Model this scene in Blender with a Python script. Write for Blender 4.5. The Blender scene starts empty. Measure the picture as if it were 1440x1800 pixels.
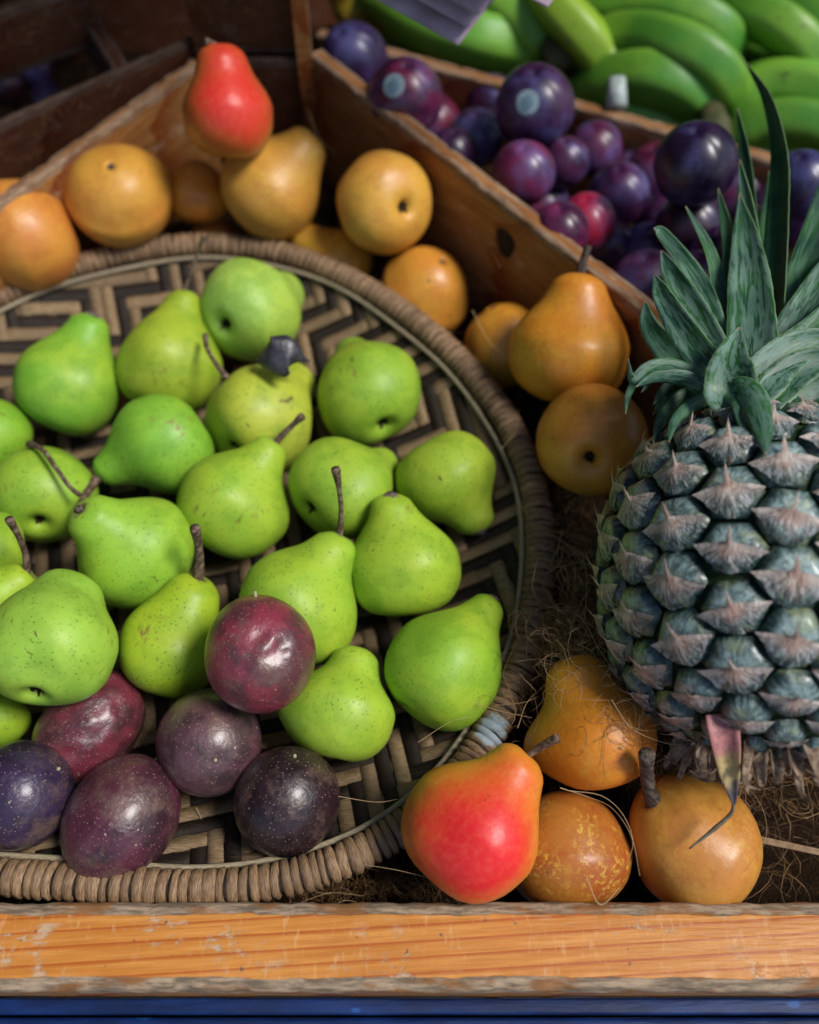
import bpy, math, random
import numpy as np
from mathutils import Vector, Matrix, Quaternion
random.seed(7); RNG = np.random.default_rng(7)
S = bpy.context.scene; COL = S.collection
R = math.radians

# ------------------------------------------------------------ camera, sky, sun
F = 1558.0; PITCH = R(58.4); CAMZ = 0.532
cd = bpy.data.cameras.new('camera'); cam = bpy.data.objects.new('camera', cd); COL.objects.link(cam)
cd.sensor_fit = 'HORIZONTAL'; cd.sensor_width = 36; cd.lens = 36 * F / 1440
cam.location = (0, 0, CAMZ); cam.rotation_euler = (R(90) - PITCH, 0, 0)
cd.clip_start = 0.02; cd.clip_end = 200
cd.dof.use_dof = True; cd.dof.focus_distance = 0.452; cd.dof.aperture_fstop = 4.3
S.camera = cam
SUN = Vector((0.53, -0.10, 0.82)).normalized()
w = bpy.data.worlds.new('World'); S.world = w; w.use_nodes = True
nt = w.node_tree; bg = nt.nodes['Background']
sky = nt.nodes.new('ShaderNodeTexSky'); sky.sky_type = 'NISHITA'; sky.sun_disc = False
sky.sun_elevation = math.asin(SUN.z); sky.sun_rotation = math.atan2(SUN.x, SUN.y)
nt.links.new(sky.outputs[0], bg.inputs[0]); bg.inputs[1].default_value = 0.05
sl = bpy.data.lights.new('sun', 'SUN'); sun = bpy.data.objects.new('sun', sl); COL.objects.link(sun)
sl.energy = 1.5; sl.angle = R(18); sl.color = (1.0, 0.97, 0.92)
sun.rotation_euler = SUN.to_track_quat('Z', 'Y').to_euler(); sun.location = SUN * 3
S.view_settings.view_transform = 'Standard'; S.view_settings.look = 'None'
S.view_settings.exposure = 1.18; S.view_settings.gamma = 1

# ------------------------------------------------------------ geometry helpers
CP, SP = math.cos(PITCH), math.sin(PITCH)
CAM = np.array([0, 0, CAMZ]); FW = np.array([0, CP, -SP]); UP = np.array([0, SP, CP]); RT = np.array([1.0, 0, 0])
def ray(px, py): return FW + RT * (px - 720) / F + UP * (900 - py) / F      # per unit of depth
def U(px, py, d): return CAM + ray(px, py) * d
def P(px, py, z):
    r = ray(px, py); return CAM + r * ((z - CAMZ) / r[2])
def depth_of(p): return float((np.asarray(p) - CAM) @ FW)
def frame(px, py):
    r = ray(px, py); f = r / np.linalg.norm(r); x = np.cross(f, UP); x /= np.linalg.norm(x); return x, np.cross(x, f), -f
def axis_of(px, py, phi, tilt):
    x, u, b = frame(px, py); c, s = math.cos(R(tilt)), math.sin(R(tilt))
    return c * (math.cos(R(phi)) * x + math.sin(R(phi)) * u) + s * b
def nrm(v): v = np.asarray(v, float); return v / np.linalg.norm(v)

def tagit(o, label, cat, group=None, kind=None):
    if label: o['label'] = label
    if cat: o['category'] = cat
    if group: o['group'] = group
    if kind: o['kind'] = kind
    return o
def mesh(name, v, f, mat, smooth=True, attrs=None):
    me = bpy.data.meshes.new(name); me.from_pydata([tuple(map(float, p)) for p in v], [], [tuple(map(int, q)) for q in f])
    if smooth: me.polygons.foreach_set('use_smooth', [True] * len(me.polygons))
    if mat: me.materials.append(mat)
    for k, a in (attrs or {}).items():
        at = me.attributes.new(k, 'FLOAT', 'POINT'); at.data.foreach_set('value', np.asarray(a, dtype=np.float32))
    me.update(); return me
def obj(name, me, parent=None, M=None):
    o = bpy.data.objects.new(name, me); COL.objects.link(o)
    if parent is not None: o.parent = parent
    if M is not None: o.matrix_local = M
    return o
def empty(name, loc=(0, 0, 0)):
    o = bpy.data.objects.new(name, None); COL.objects.link(o); o.location = loc; o.empty_display_size = 0.02; return o
def mat4(x, y, z, t):
    return Matrix(((x[0], y[0], z[0], t[0]), (x[1], y[1], z[1], t[1]), (x[2], y[2], z[2], t[2]), (0, 0, 0, 1)))
def basis_from_z(z, t, hint=(0, 0, 1), roll=0):
    z = nrm(z); h = np.array(hint, float)
    if abs(z @ h) > .95: h = np.array([0, 1.0, 0])
    x = nrm(np.cross(h, z)); y = np.cross(z, x)
    c, s = math.cos(roll), math.sin(roll)
    return mat4(c * x + s * y, -s * x + c * y, z, t)
def catmull(pts, n):
    p = np.asarray(pts, float); p = np.vstack([2 * p[0] - p[1], p, 2 * p[-1] - p[-2]]); m = len(p) - 3
    out = []
    for t in np.linspace(0, m, n):
        i = min(int(t), m - 1); u = t - i; a, b, c, d = p[i:i + 4]
        out.append(.5 * (2 * b + (c - a) * u + (2 * a - 5 * b + 4 * c - d) * u * u + (3 * b - a - 3 * c + d) * u ** 3))
    return np.array(out)
def tube(pts, rad, k=8, cap=True, sect=None, up0=None):
    pts = np.asarray(pts, float); n = len(pts); rad = np.broadcast_to(rad, (n,)) if np.ndim(rad) else np.full(n, rad)
    T = np.gradient(pts, axis=0); T /= np.linalg.norm(T, axis=1)[:, None] + 1e-12
    up = np.array(up0 if up0 is not None else (0.13, .21, .97)); a = nrm(np.cross(T[0], up)); V = []; Fc = []
    th = np.linspace(0, 2 * np.pi, k, endpoint=False); s = np.ones(k) if sect is None else np.asarray(sect)
    for i in range(n):
        a = nrm(a - T[i] * (a @ T[i])); b = np.cross(T[i], a)
        for j in range(k): V.append(pts[i] + rad[i] * s[j] * (math.cos(th[j]) * a + math.sin(th[j]) * b))
    for i in range(n - 1):
        for j in range(k): Fc.append((i * k + j, i * k + (j + 1) % k, (i + 1) * k + (j + 1) % k, (i + 1) * k + j))
    if cap: Fc.append(tuple(range(k - 1, -1, -1))); Fc.append(tuple((n - 1) * k + j for j in range(k)))
    return V, Fc
def box_v(x0, x1, y0, y1, z0, z1):
    return [(x, y, z) for x in (x0, x1) for y in (y0, y1) for z in (z0, z1)], [(0, 1, 3, 2), (4, 6, 7, 5), (0, 4, 5, 1), (2, 3, 7, 6), (0, 2, 6, 4), (1, 5, 7, 3)]

def sn(p, seed=0):      # cheap smooth noise on (N,3)
    r = np.random.default_rng(seed); o = 0
    for k in range(6):
        d = r.normal(size=3); d /= np.linalg.norm(d); o = o + np.sin(p @ d * r.uniform(1.2, 3.4) + r.uniform(0, 6.28)) / 6
    return o

# ------------------------------------------------------------ materials
class M:
    def __init__(s, name):
        s.m = bpy.data.materials.new(name); s.m.use_nodes = True; s.t = s.m.node_tree
        s.b = s.t.nodes['Principled BSDF']; s.tc = s.t.nodes.new('ShaderNodeTexCoord')
    def set(s, sock, v):
        if isinstance(v, bpy.types.NodeSocket): s.t.links.new(v, sock)
        elif isinstance(v, (tuple, list)) and len(v) == 3 and sock.type == 'RGBA': sock.default_value = (*v, 1)
        else: sock.default_value = v
    def n(s, ty, ins=None, **kw):
        o = s.t.nodes.new('ShaderNode' + ty)
        for k, v in kw.items(): setattr(o, k, v)
        for k, v in (ins or {}).items(): s.set(o.inputs[k], v)
        return o
    def math(s, op, a, b=0.0, clamp=False): return s.n('Math', {0: a, 1: b}, operation=op, use_clamp=clamp).outputs[0]
    def mix(s, f, a, b, mode='MIX'):
        o = s.n('Mix', data_type='RGBA', blend_type=mode); s.set(o.inputs[0], f); s.set(o.inputs[6], a); s.set(o.inputs[7], b); return o.outputs[2]
    def map(s, vec, scale=(1, 1, 1), loc=(0, 0, 0), rot=(0, 0, 0)):
        o = s.n('Mapping', {'Vector': vec, 'Scale': scale, 'Rotation': rot}); s.set(o.inputs['Location'], loc); return o.outputs[0]
    def noise(s, vec, scale, detail=3, rough=.5, dist=0):
        return s.n('TexNoise', {'Vector': vec, 'Scale': scale, 'Detail': detail, 'Roughness': rough, 'Distortion': dist}).outputs[0]
    def step(s, v, a, b):   # smooth 0..1 between a and b
        o = s.n('MapRange', {0: v, 1: a, 2: b}, interpolation_type='SMOOTHSTEP'); return o.outputs[0]
    def attr(s, name, ty='GEOMETRY'): return s.n('Attribute', attribute_name=name, attribute_type=ty)
    def randvec(s):
        oi = s.n('ObjectInfo'); a = s.math('MULTIPLY', oi.outputs['Random'], 37.0)
        c = s.n('CombineXYZ', {0: a, 1: s.math('MULTIPLY', a, .37), 2: s.math('MULTIPLY', a, 1.7)})
        return s.n('VectorMath', {0: s.tc.outputs['Object'], 1: c.outputs[0]}, operation='ADD').outputs[0], oi
    def bump(s, h, strength=.3, dist=.001):
        o = s.n('Bump', {'Height': h, 'Strength': strength, 'Distance': dist}); s.t.links.new(o.outputs[0], s.b.inputs['Normal'])
    def out(s, col, rough=.5, spec=.5, **kw):
        s.set(s.b.inputs['Base Color'], col); s.set(s.b.inputs['Roughness'], rough); s.set(s.b.inputs['Specular IOR Level'], spec)
        for k, v in kw.items(): s.set(s.b.inputs[k.replace('_', ' ')], v)
        return s.m

def mat_green_pear():
    m = M('green_pear_skin'); v, oi = m.randvec(); ax = m.attr('ax').outputs['Fac']
    base = oi.outputs['Color']
    yel = m.mix(.5, base, (.42, .50, .035))
    n1 = m.step(m.math('ADD', m.noise(v, 22, 4), m.math('MULTIPLY', oi.outputs['Random'], .16)), .44, .74); c = m.mix(n1, base, yel)
    c = m.mix(m.math('MULTIPLY', m.step(m.noise(v, 60, 5, .6), .42, .62), .5), c, m.mix(.55, base, (.08, .22, .01)))
    vo = m.n('TexVoronoi', {'Vector': v, 'Scale': 390.0}); sepr = m.n('SeparateColor', {0: vo.outputs['Color']})
    size = m.math('ADD', m.math('MULTIPLY', sepr.outputs[0], .12), .08)
    dots = m.math('SUBTRACT', 1.0, m.step(vo.outputs['Distance'], size, m.math('ADD', size, .12)))
    dens = m.step(m.noise(v, 30, 2), .38, .6)
    dots = m.math('MULTIPLY', m.math('MULTIPLY', dots, m.math('ADD', m.math('MULTIPLY', dens, .5), .40)), .75)
    c = m.mix(dots, c, (.075, .17, .012))
    # rust coloured scuffs
    r1 = m.math('MULTIPLY', m.step(m.noise(v, 26, 2), .60, .70), m.step(m.noise(m.map(v, (1, 1, .35)), 330, 3, .6), .53, .66))
    c = m.mix(m.math('MULTIPLY', r1, .8), c, (.20, .115, .03))
    sc = m.step(m.noise(m.map(v, (5, 1, .5), rot=(.4, .9, .3)), 160, 2), .70, .74)
    c = m.mix(m.math('MULTIPLY', sc, .8), c, (.12, .06, .015))
    nk = m.math('MULTIPLY', m.step(m.math('ADD', ax, m.math('MULTIPLY', m.noise(v, 240, 4, .65), .11)), .985, 1.03), .85)
    c = m.mix(nk, c, (.17, .12, .07))
    h = m.math('ADD', m.math('MULTIPLY', m.noise(v, 190, 4), .6), m.math('MULTIPLY', dots, -.35))
    m.bump(h, .22, .0012)
    return m.out(c, m.math('ADD', .34, m.math('MULTIPLY', m.noise(v, 90, 3), .25)), .38, Subsurface_Weight=.06, Subsurface_Radius=(.004, .006, .001), Subsurface_Scale=1.0)

def mat_gold_pear():
    m = M('golden_pear_skin'); v, oi = m.randvec(); ax = m.attr('ax').outputs['Fac']; bl = m.attr('blush').outputs['Fac']
    base = oi.outputs['Color']; rus = m.attr('russet', 'OBJECT').outputs['Fac']
    c = m.mix(m.step(m.noise(v, 24, 4, .6), .38, .62), m.mix(.22, base, (.78, .48, .05)), m.mix(.30, base, (.40, .10, .012)))
    c = m.mix(m.math('MULTIPLY', m.step(m.noise(v, 55, 5, .7), .50, .64), .28), c, (.40, .15, .02))
    lace = m.math('MULTIPLY', m.step(m.noise(v, 300, 6, .78), .50, .62), m.step(m.noise(v, 34, 4), .38, .62))
    c = m.mix(m.math('MULTIPLY', lace, m.math('ADD', .50, rus)), c, (.62, .36, .05))
    c = m.mix(m.math('MULTIPLY', m.step(m.noise(v, 420, 3), .52, .7), .22), c, (.25, .09, .02))
    red = m.math('MULTIPLY', m.step(m.math('ADD', bl, m.math('MULTIPLY', m.math('SUBTRACT', m.noise(v, 90, 7, .78), .5), .55)), .28, .95), m.attr('redness', 'OBJECT').outputs['Fac'])
    c = m.mix(red, c, m.mix(m.step(m.noise(v, 260, 5, .7), .4, .7), (.74, .020, .022), (.78, .055, .035)))
    vo = m.n('TexVoronoi', {'Vector': v, 'Scale': 420.0}); dots = m.math('SUBTRACT', 1.0, m.step(vo.outputs['Distance'], .06, .17))
    c = m.mix(m.math('MULTIPLY', dots, .28), c, (.62, .34, .08))
    sp = m.step(m.noise(v, 120, 2), .74, .77); c = m.mix(m.math('MULTIPLY', sp, .8), c, (.08, .035, .012))
    nk = m.math('MULTIPLY', m.step(m.math('ADD', ax, m.math('MULTIPLY', m.noise(v, 200, 3), .08)), 1.0, 1.04), .7)
    c = m.mix(nk, c, (.12, .06, .025))
    m.bump(m.math('ADD', m.noise(v, 330, 4), m.math('MULTIPLY', m.noise(v, 60, 2), 1.3)), .16, .0012)
    return m.out(c, m.math('ADD', .27, m.math('MULTIPLY', m.noise(v, 120, 3), .25)), .45, Subsurface_Weight=.05, Subsurface_Radius=(.006, .003, .001), Subsurface_Scale=1.0)

def mat_passion():
    m = M('passionfruit_skin'); v, oi = m.randvec()
    base = oi.outputs['Color']; ho = m.n('HueSaturation', {'Saturation': .8, 'Value': .42, 'Color': base}).outputs[0]
    c = m.mix(m.step(m.noise(v, 45, 5, .65), .42, .62), base, ho)
    c = m.mix(m.math('MULTIPLY', m.step(m.noise(v, 38, 5, .75), .48, .68), .6), c, (.18, .11, .08))
    vo = m.n('TexVoronoi', {'Vector': v, 'Scale': 480.0}); dots = m.math('SUBTRACT', 1.0, m.step(vo.outputs['Distance'], .10, .22))
    c = m.mix(m.math('MULTIPLY', dots, m.math('MULTIPLY', m.step(m.noise(v, 50, 3), .32, .56), .7)), c, (.44, .24, .22))
    v2 = m.n('TexVoronoi', {'Vector': v, 'Scale': 120.0}); d2 = m.math('SUBTRACT', 1.0, m.step(v2.outputs['Distance'], .055, .085))
    c = m.mix(m.math('MULTIPLY', d2, m.math('MULTIPLY', m.step(m.noise(v, 33, 1), .5, .56), .7)), c, (.42, .34, .24))
    fine = m.noise(m.map(v, (1, 1, .4)), 420, 3, .6)
    c = m.mix(m.math('MULTIPLY', m.step(fine, .5, .7), .3), c, ho)
    m.bump(m.math('ADD', m.math('MULTIPLY', m.noise(v, 260, 4, .6), .8), m.math('MULTIPLY', m.noise(v, 60, 2), 1.6)), .6, .0013)
    return m.out(c, m.math('ADD', .20, m.math('MULTIPLY', m.noise(v, 140, 4), .34)), .5, Coat_Weight=.3, Coat_Roughness=.22)

def mat_plum():
    m = M('plum_skin'); v, oi = m.randvec(); base = oi.outputs['Color']
    c = m.mix(m.step(m.noise(v, 40, 4, .6), .42, .62), base, m.mix(.72, base, (.006, .003, .02)))
    c = m.mix(m.math('MULTIPLY', m.step(m.noise(v, 28, 4, .6), .42, .72), .55), c, (.13, .14, .38))
    vo = m.n('TexVoronoi', {'Vector': v, 'Scale': 430.0}); dots = m.math('SUBTRACT', 1.0, m.step(vo.outputs['Distance'], .08, .2))
    c = m.mix(m.math('MULTIPLY', dots, .35), c, (.38, .22, .26))
    m.bump(m.noise(v, 200, 3), .1, .001)
    return m.out(c, m.math('ADD', .22, m.math('MULTIPLY', m.noise(v, 50, 4), .3)), .5, Coat_Weight=.15, Coat_Roughness=.2)

def mat_banana():
    m = M('banana_skin'); v, oi = m.randvec(); base = oi.outputs['Color']; ax = m.attr('ax').outputs['Fac']
    c = m.mix(m.step(m.noise(m.map(v, (1, 1, 1)), 18, 3), .4, .7), base, m.mix(.6, base, (.22, .40, .03)))
    c = m.mix(m.math('MULTIPLY', m.step(m.noise(v, 200, 4), .62, .72), .5), c, (.05, .10, .01))
    c = m.mix(m.math('MULTIPLY', m.attr('rg').outputs['Fac'], .35), c, m.mix(.5, base, (.30, .42, .06)))
    c = m.mix(m.step(m.noise(v, 70, 5, .7), .64, .70), c, (.06, .05, .015))
    e = m.math('MULTIPLY', m.step(m.math('ABSOLUTE', m.math('SUBTRACT', ax, .5)), .482, .5), .9); c = m.mix(e, c, (.03, .022, .012))
    m.bump(m.noise(v, 80, 3), .2, .002)
    return m.out(c, .42, .4)

def mat_stem(name='stem_bark', a=(.075, .042, .026), b=(.24, .17, .12)):
    m = M(name); v, oi = m.randvec()
    c = m.mix(m.step(m.noise(m.map(v, (1, 1, .3)), 420, 4, .65), .42, .64), a, b)
    m.bump(m.noise(m.map(v, (1, 1, .25)), 700, 3), .7, .0006)
    return m.out(c, .7, .3)

def wood(name, c1, c2, worn, warm=.5, grain=260, wear=.5, lines=True):
    """planks: local X is the grain direction; attribute 'edge' is 1 along the arrises"""
    m = M(name); v = m.tc.outputs['Object']; ed = m.attr('edge').outputs['Fac']
    sl = m.map(v, (1, 1, 1), rot=(0, 0, R(-3.2))); fg = m.noise(m.map(sl, (.03, 1, 1)), 1400, 3, .6)
    g = m.noise(m.map(sl, (.05, 1, 1)), grain, 5, .6)
    c = m.mix(m.step(g, .35, .7), c1, c2)
    c = m.mix(m.math('MULTIPLY', m.step(fg, .45, .7), .35), c, tuple(x * .55 for x in c1))
    if lines:
        wv = m.n('TexWave', {'Vector': m.map(sl, (.03, 1, 1)), 'Scale': 48.0, 'Distortion': 3.0, 'Detail': 2.0, 'Detail Scale': .55, 'Detail Roughness': .5}, bands_direction='Y', wave_profile='SAW').outputs['Fac']
        c = m.mix(m.math('MULTIPLY', m.step(wv, .70, .98), .85), c, tuple(x * y for x, y in zip(c1, (.72, .38, .25))))
    fl = m.math('MULTIPLY', m.step(m.noise(m.map(v, (.45, 1, 1)), 120, 6, .72), .52, .60), m.step(m.noise(m.map(v, (.5, 1, 1)), 34, 4), .50, .60))
    c = m.mix(m.math('MULTIPLY', fl, wear), c, tuple(min(1, x * 1.35) for x in worn))
    fl2 = m.math('MULTIPLY', m.step(m.noise(m.map(v, (.6, 1, 1)), 300, 4, .65), .60, .68), m.step(m.noise(v, 28, 3), .42, .6)); c = m.mix(m.math('MULTIPLY', fl2, wear * .8), c, worn)
    cg = m.math('MULTIPLY', m.step(m.noise(m.map(v, (1, .28, 1), rot=(0, 0, .25)), 330, 3, .6), .54, .68), m.step(m.noise(v, 40, 2), .42, .6))
    c = m.mix(m.math('MULTIPLY', cg, .38 * wear), c, (.72, .50, .26))
    dk = m.math('MULTIPLY', m.step(m.noise(v, 150, 3), .68, .72), .8); c = m.mix(dk, c, (.10, .075, .06))
    en = m.math('ADD', ed, m.math('MULTIPLY', m.math('SUBTRACT', m.noise(m.map(v, (.25, 1, 1)), 60, 6, .7), .5), 1.3))
    e = m.step(en, .50, .62)
    wc = m.mix(m.step(m.noise(m.map(v, (.12, 1, 1)), 420, 4, .65), .35, .65), tuple(x * .35 for x in worn), worn)
    wc = m.mix(m.math('MULTIPLY', m.step(m.noise(m.map(v, (.3, 1, 1)), 110, 4), .5, .62), .75), wc, tuple(x * .45 for x in c1))
    c = m.mix(m.math('MULTIPLY', e, wear + .3 if wear < .7 else 1.0), c, wc)
    h = m.math('ADD', m.math('MULTIPLY', m.noise(m.map(v, (.10, 1, 1)), 460, 4), .7), m.math('MULTIPLY', m.math('ADD', fl, e), -.5))
    m.bump(h, .55, .0012)
    return m.out(c, m.math('ADD', .42, m.math('MULTIPLY', e, .4)), .35)

def mat_blue():
    m = M('blue_paint'); v = m.tc.outputs['Object']
    c = m.mix(m.step(m.noise(m.map(v, (.2, 1, 1)), 90, 5, .6), .4, .66), (.002, .012, .060), (.004, .025, .12))
    c = m.mix(m.math('MULTIPLY', m.step(m.noise(m.map(v, (.3, 1, 1)), 130, 4), .66, .70), .6), c, (.018, .10, .34))
    m.bump(m.noise(m.map(v, (.15, 1, 1)), 200, 5), .5, .0015)
    return m.out(c, .5, .3)

def mat_cane(name, a, b, smear=None):
    m = M(name); v, oi = m.randvec(); g = m.n('NewGeometry').outputs['Position']
    c = m.mix(m.step(m.noise(m.map(v, (.5, 5, .5)), 420, 4, .6), .36, .66), a, b)
    c = m.mix(m.math('MULTIPLY', oi.outputs['Random'], .45), c, tuple(x * .35 for x in a))
    c = m.mix(m.math('MULTIPLY', m.step(m.noise(g, 26, 3), .45, .65), .4), c, tuple(x * .5 for x in b))
    if smear is not None:
        d = m.n('VectorMath', {0: g, 1: tuple(smear)}, operation='DISTANCE').outputs['Value']
        s = m.math('SUBTRACT', 1.0, m.step(m.math('ADD', d, m.math('MULTIPLY', m.noise(g, 260, 4, .7), .016)), .0155, .0185))
        c = m.mix(m.math('MULTIPLY', s, .8), c, (.30, .40, .45))
    m.bump(m.noise(m.map(v, (1, 8, 1)), 420, 3), .7, .0008)
    return m.out(c, .55, .35)

def simple(name, col, rough=.5, spec=.4, var=None, sc=60, bump=0):
    m = M(name); v, oi = m.randvec(); c = col
    if var: c = m.mix(m.step(m.noise(v, sc, 4, .6), .36, .66), col, var)
    if bump: m.bump(m.noise(v, sc * 3, 4), bump, .001)
    return m.out(c, rough, spec)

MG = mat_green_pear(); MY = mat_gold_pear(); MPF = mat_passion(); MPL = mat_plum(); MB_ = mat_banana()
MS = mat_stem(); MSR = mat_stem('stem_end', (.05, .035, .028), (.17, .13, .10)); MCX = simple('calyx_dry', (.018, .012, .008), .9, .1, (.06, .04, .02), 500)
MWF = wood('rail_wood', (.52, .185, .028), (.66, .28, .06), (.40, .29, .19), wear=.85)
MWP = wood('partition_wood', (.27, .105, .028), (.42, .19, .060), (.38, .27, .18), wear=.45)
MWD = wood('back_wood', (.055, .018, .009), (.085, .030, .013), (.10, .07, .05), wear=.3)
MBL = mat_blue()

# ------------------------------------------------------------ the ground and the display stand
gm = M('ground_paving'); gv = gm.tc.outputs['Object']
gm.bump(gm.noise(gv, 60, 5), .4, .01)
gm.out(gm.mix(gm.noise(gv, 6, 5), (.035, .033, .032), (.07, .066, .062)), .85, .2)
v, f = box_v(-40, 40, -40, 40, -.86, -.80); g = obj('ground', mesh('ground', v, f, gm.m, False)); g['kind'] = 'structure'
v, f = [], []  # canopy added out of view, blocks sky light so the upper left stays dark
for i in range(25):
    for j in range(2):
        y = .54 + 1.66 * i / 24; z = .86 + .12 * y + .012 * math.cos(i * math.pi / 2)
        v += [(-2.2, y, z + .012 * j), (.42, y, z + .012 * j)]
for i in range(24):
    a = i * 4; f += [(a, a + 1, a + 5, a + 4), (a + 2, a + 6, a + 7, a + 3), (a, a + 4, a + 6, a + 2), (a + 1, a + 3, a + 7, a + 5)]
f += [(0, 2, 3, 1), (96, 97, 99, 98)]
BLK = obj('sky_blocker', mesh('sky_blocker', v, f, simple('blocker_canvas', (.035, .040, .045), .8, .2), False)); tagit(BLK, 'added unseen dark canvas blocking sky light over the fruit stand', 'sky_blocker')
for q_ in ((-2.1, .62), (-2.1, 2.15), (.38, 2.15)):  # poles added to carry the unseen light-blocking canopy
    v, f = tube([(q_[0], q_[1], -.80), (q_[0], q_[1], .86 + .12 * q_[1])], .02, 10); obj('blocker_pole', mesh('blocker_pole', v, f, simple('pole', (.05, .05, .05), .5)), BLK)

def plank(name, parent, A, B, ztop, zbot, thick, mat, side=1, jag=.0007, bev=.0025, nx=90):
    """a board whose top front arris runs A->B; its thickness goes to the left (side=1) or right of A->B"""
    A = np.array([A[0], A[1]]); B = np.array([B[0], B[1]]); d = B - A; L = np.linalg.norm(d); d /= L
    nrmv = np.array([-d[1], d[0]]) * side
    # section in (t: 0..thick, z)
    h = ztop - zbot; sec = []; edge = []
    def arc(cx, cz, a0, a1):
        for a in np.linspace(a0, a1, 4): sec.append((cx + bev * math.cos(a), cz + bev * math.sin(a))); edge.append(1.0)
    m_ = max(2, int(thick / .004)); q = max(3, int(h / .008))
    arc(thick - bev, h - bev, 0, math.pi / 2)
    for t in np.linspace(thick - bev, bev, m_ + 1)[1:-1]: sec.append((t, h)); edge.append(max(0, 1 - min(t, thick - t) / .009))
    arc(bev, h - bev, math.pi / 2, math.pi)
    for z in np.linspace(h - bev, bev, q + 1)[1:-1]: sec.append((0, z)); edge.append(max(0, 1 - min(z, h - z) / .009))
    arc(bev, bev, math.pi, 1.5 * math.pi); arc(thick - bev, bev, 1.5 * math.pi, 2 * math.pi)
    sec = np.array(sec); k = len(sec); xs = np.linspace(0, L, nx); V = []; E = []; Fc = []
    ph = RNG.uniform(0, 6, 8)
    for i, x in enumerate(xs):
        for j, (t, z) in enumerate(sec):
            w_ = sum(math.sin(x * fq + ph[q2] + t * 90 + z * 70) for q2, fq in enumerate((35, 90, 210, 470))) * .25
            e = edge[j]; dz = -abs(w_) * jag * 2.2 * e; dt = (w_ * jag * e) * (1 if t < thick / 2 else -1)
            V.append((x, t * side + dt, z - h + dz)); E.append(e)
    for i in range(nx - 1):
        for j in range(k):
            a, b, c, e_ = i * k + j, i * k + (j + 1) % k, (i + 1) * k + (j + 1) % k, (i + 1) * k + j
            Fc.append((a, b, c, e_) if side > 0 else (a, e_, c, b))
    Fc.append(tuple(range(k))); Fc.append(tuple((nx - 1) * k + j for j in range(k)))
    me = mesh(name, V, Fc, mat, True, {'edge': E})
    return obj(name, me, parent, mat4((d[0], d[1], 0), (-d[1], d[0], 0), (0, 0, 1), (A[0], A[1], ztop)))

stand = empty('display_stand', (0, .3, 0)); stand.location = (0, 0, 0)
tagit(stand, 'worn wooden fruit display stand with slanting partitions, orange front rail and blue painted trim', 'display stand')
plank('front_rail', stand, (-.50, .0255), (.55, .0255), .070, .030, .0385, MWF, 1, .0008, .0042, 300)
plank('trim_strip', stand, (-.50, .0175), (.55, .0175), .040, .0, .0070, MBL, 1, .0003, .0012, 60)
plank('trim_board', stand, (-.50, -.085), (.55, -.085), .0365, -.10, .1015, MBL, 1, .0002, .002, 60)
for nm_, bx_ in (('back_sky_blocker', (-3.2, 3.0, 2.25, 2.35, -.80, 3.2)), ('side_sky_blocker', (-2.4, -2.3, -1.2, 2.25, -.80, 3.2))):  # two dark slabs added out of view to cut sky light from back and left
    v, f = box_v(*bx_); W_ = obj(nm_, mesh(nm_, v, f, simple('blocker_dark', (.045, .04, .038), .9, .1, (.03, .027, .026), 3), False)); W_['kind'] = 'structure'
ZT = .12
A = P(545, 95, ZT); B = P(1150, 562, ZT); B2 = A + (B - A) * 1.75
plank('partition', stand, A, B2, ZT, .0, .013, MWP, 1, .0009, .002, 140)
kn = A + (B - A) * .575; dd = nrm(B - A)
# dark knot in the partition's face
kp = P(888, 428, .10)
dn = np.array([dd[0], dd[1], 0]); nn = np.array([dn[1], -dn[0], 0]); nn = -nn if nn @ (CAM - A) < 0 else nn
rr = ray(888, 428); t_ = ((A - CAM) @ nn) / (rr @ nn); kp = CAM + rr * t_
V = [(0, 0, .0004)] + [(.0085 * math.cos(a) * (1 + .12 * math.sin(3 * a)), .0115 * math.sin(a) * (1 + .08 * math.cos(2 * a)), .0002) for a in np.linspace(0, 2 * np.pi, 22, endpoint=False)]
V += [(x * 1.18, y * 1.16, -.0008) for x, y, z in V[1:]]
Fc = [(0, 1 + i, 1 + (i + 1) % 22) for i in range(22)] + [(1 + i, 23 + i, 23 + (i + 1) % 22, 1 + (i + 1) % 22) for i in range(22)]
obj('knot', mesh('knot', V, Fc, simple('knot_wood', (.012, .009, .007), .8, .2, (.05, .025, .012), 300)), stand, mat4(dn, (0, 0, 1), nn * (1 if np.cross(dn, (0, 0, 1)) @ nn > 0 else -1), kp + nn * .0006))
ZF = .092; C1 = P(556, 60, ZF); C2 = P(1300, 268, ZF); C3 = C1 + (C2 - C1) * 1.5
plank('partition', stand, C1, C3, ZF, .0, .012, MWP, 1, .0009, .002, 120)
L1 = P(352, 110, ZT); L2 = P(50, 325, ZT); L3 = L1 + (L2 - L1) * 1.6
plank('partition', stand, L3, L1, ZT, .0, .011, MWP, 1, .0009, .002, 100)
O1 = P(350, 62, .13); O2 = P(0, 215, .13); O3 = O1 + (O2 - O1) * 1.5
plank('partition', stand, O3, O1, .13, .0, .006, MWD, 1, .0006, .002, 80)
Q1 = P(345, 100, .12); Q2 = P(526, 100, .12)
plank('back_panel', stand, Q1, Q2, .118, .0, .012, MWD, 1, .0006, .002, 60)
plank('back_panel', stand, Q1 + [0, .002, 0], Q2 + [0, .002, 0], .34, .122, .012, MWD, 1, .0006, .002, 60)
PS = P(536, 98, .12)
plank('corner_post', stand, PS + [-.0055, -.004, 0], PS + [.006, -.003, 0], .34, .0, .02, MWP, 1, .0006, .002, 12)
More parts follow.
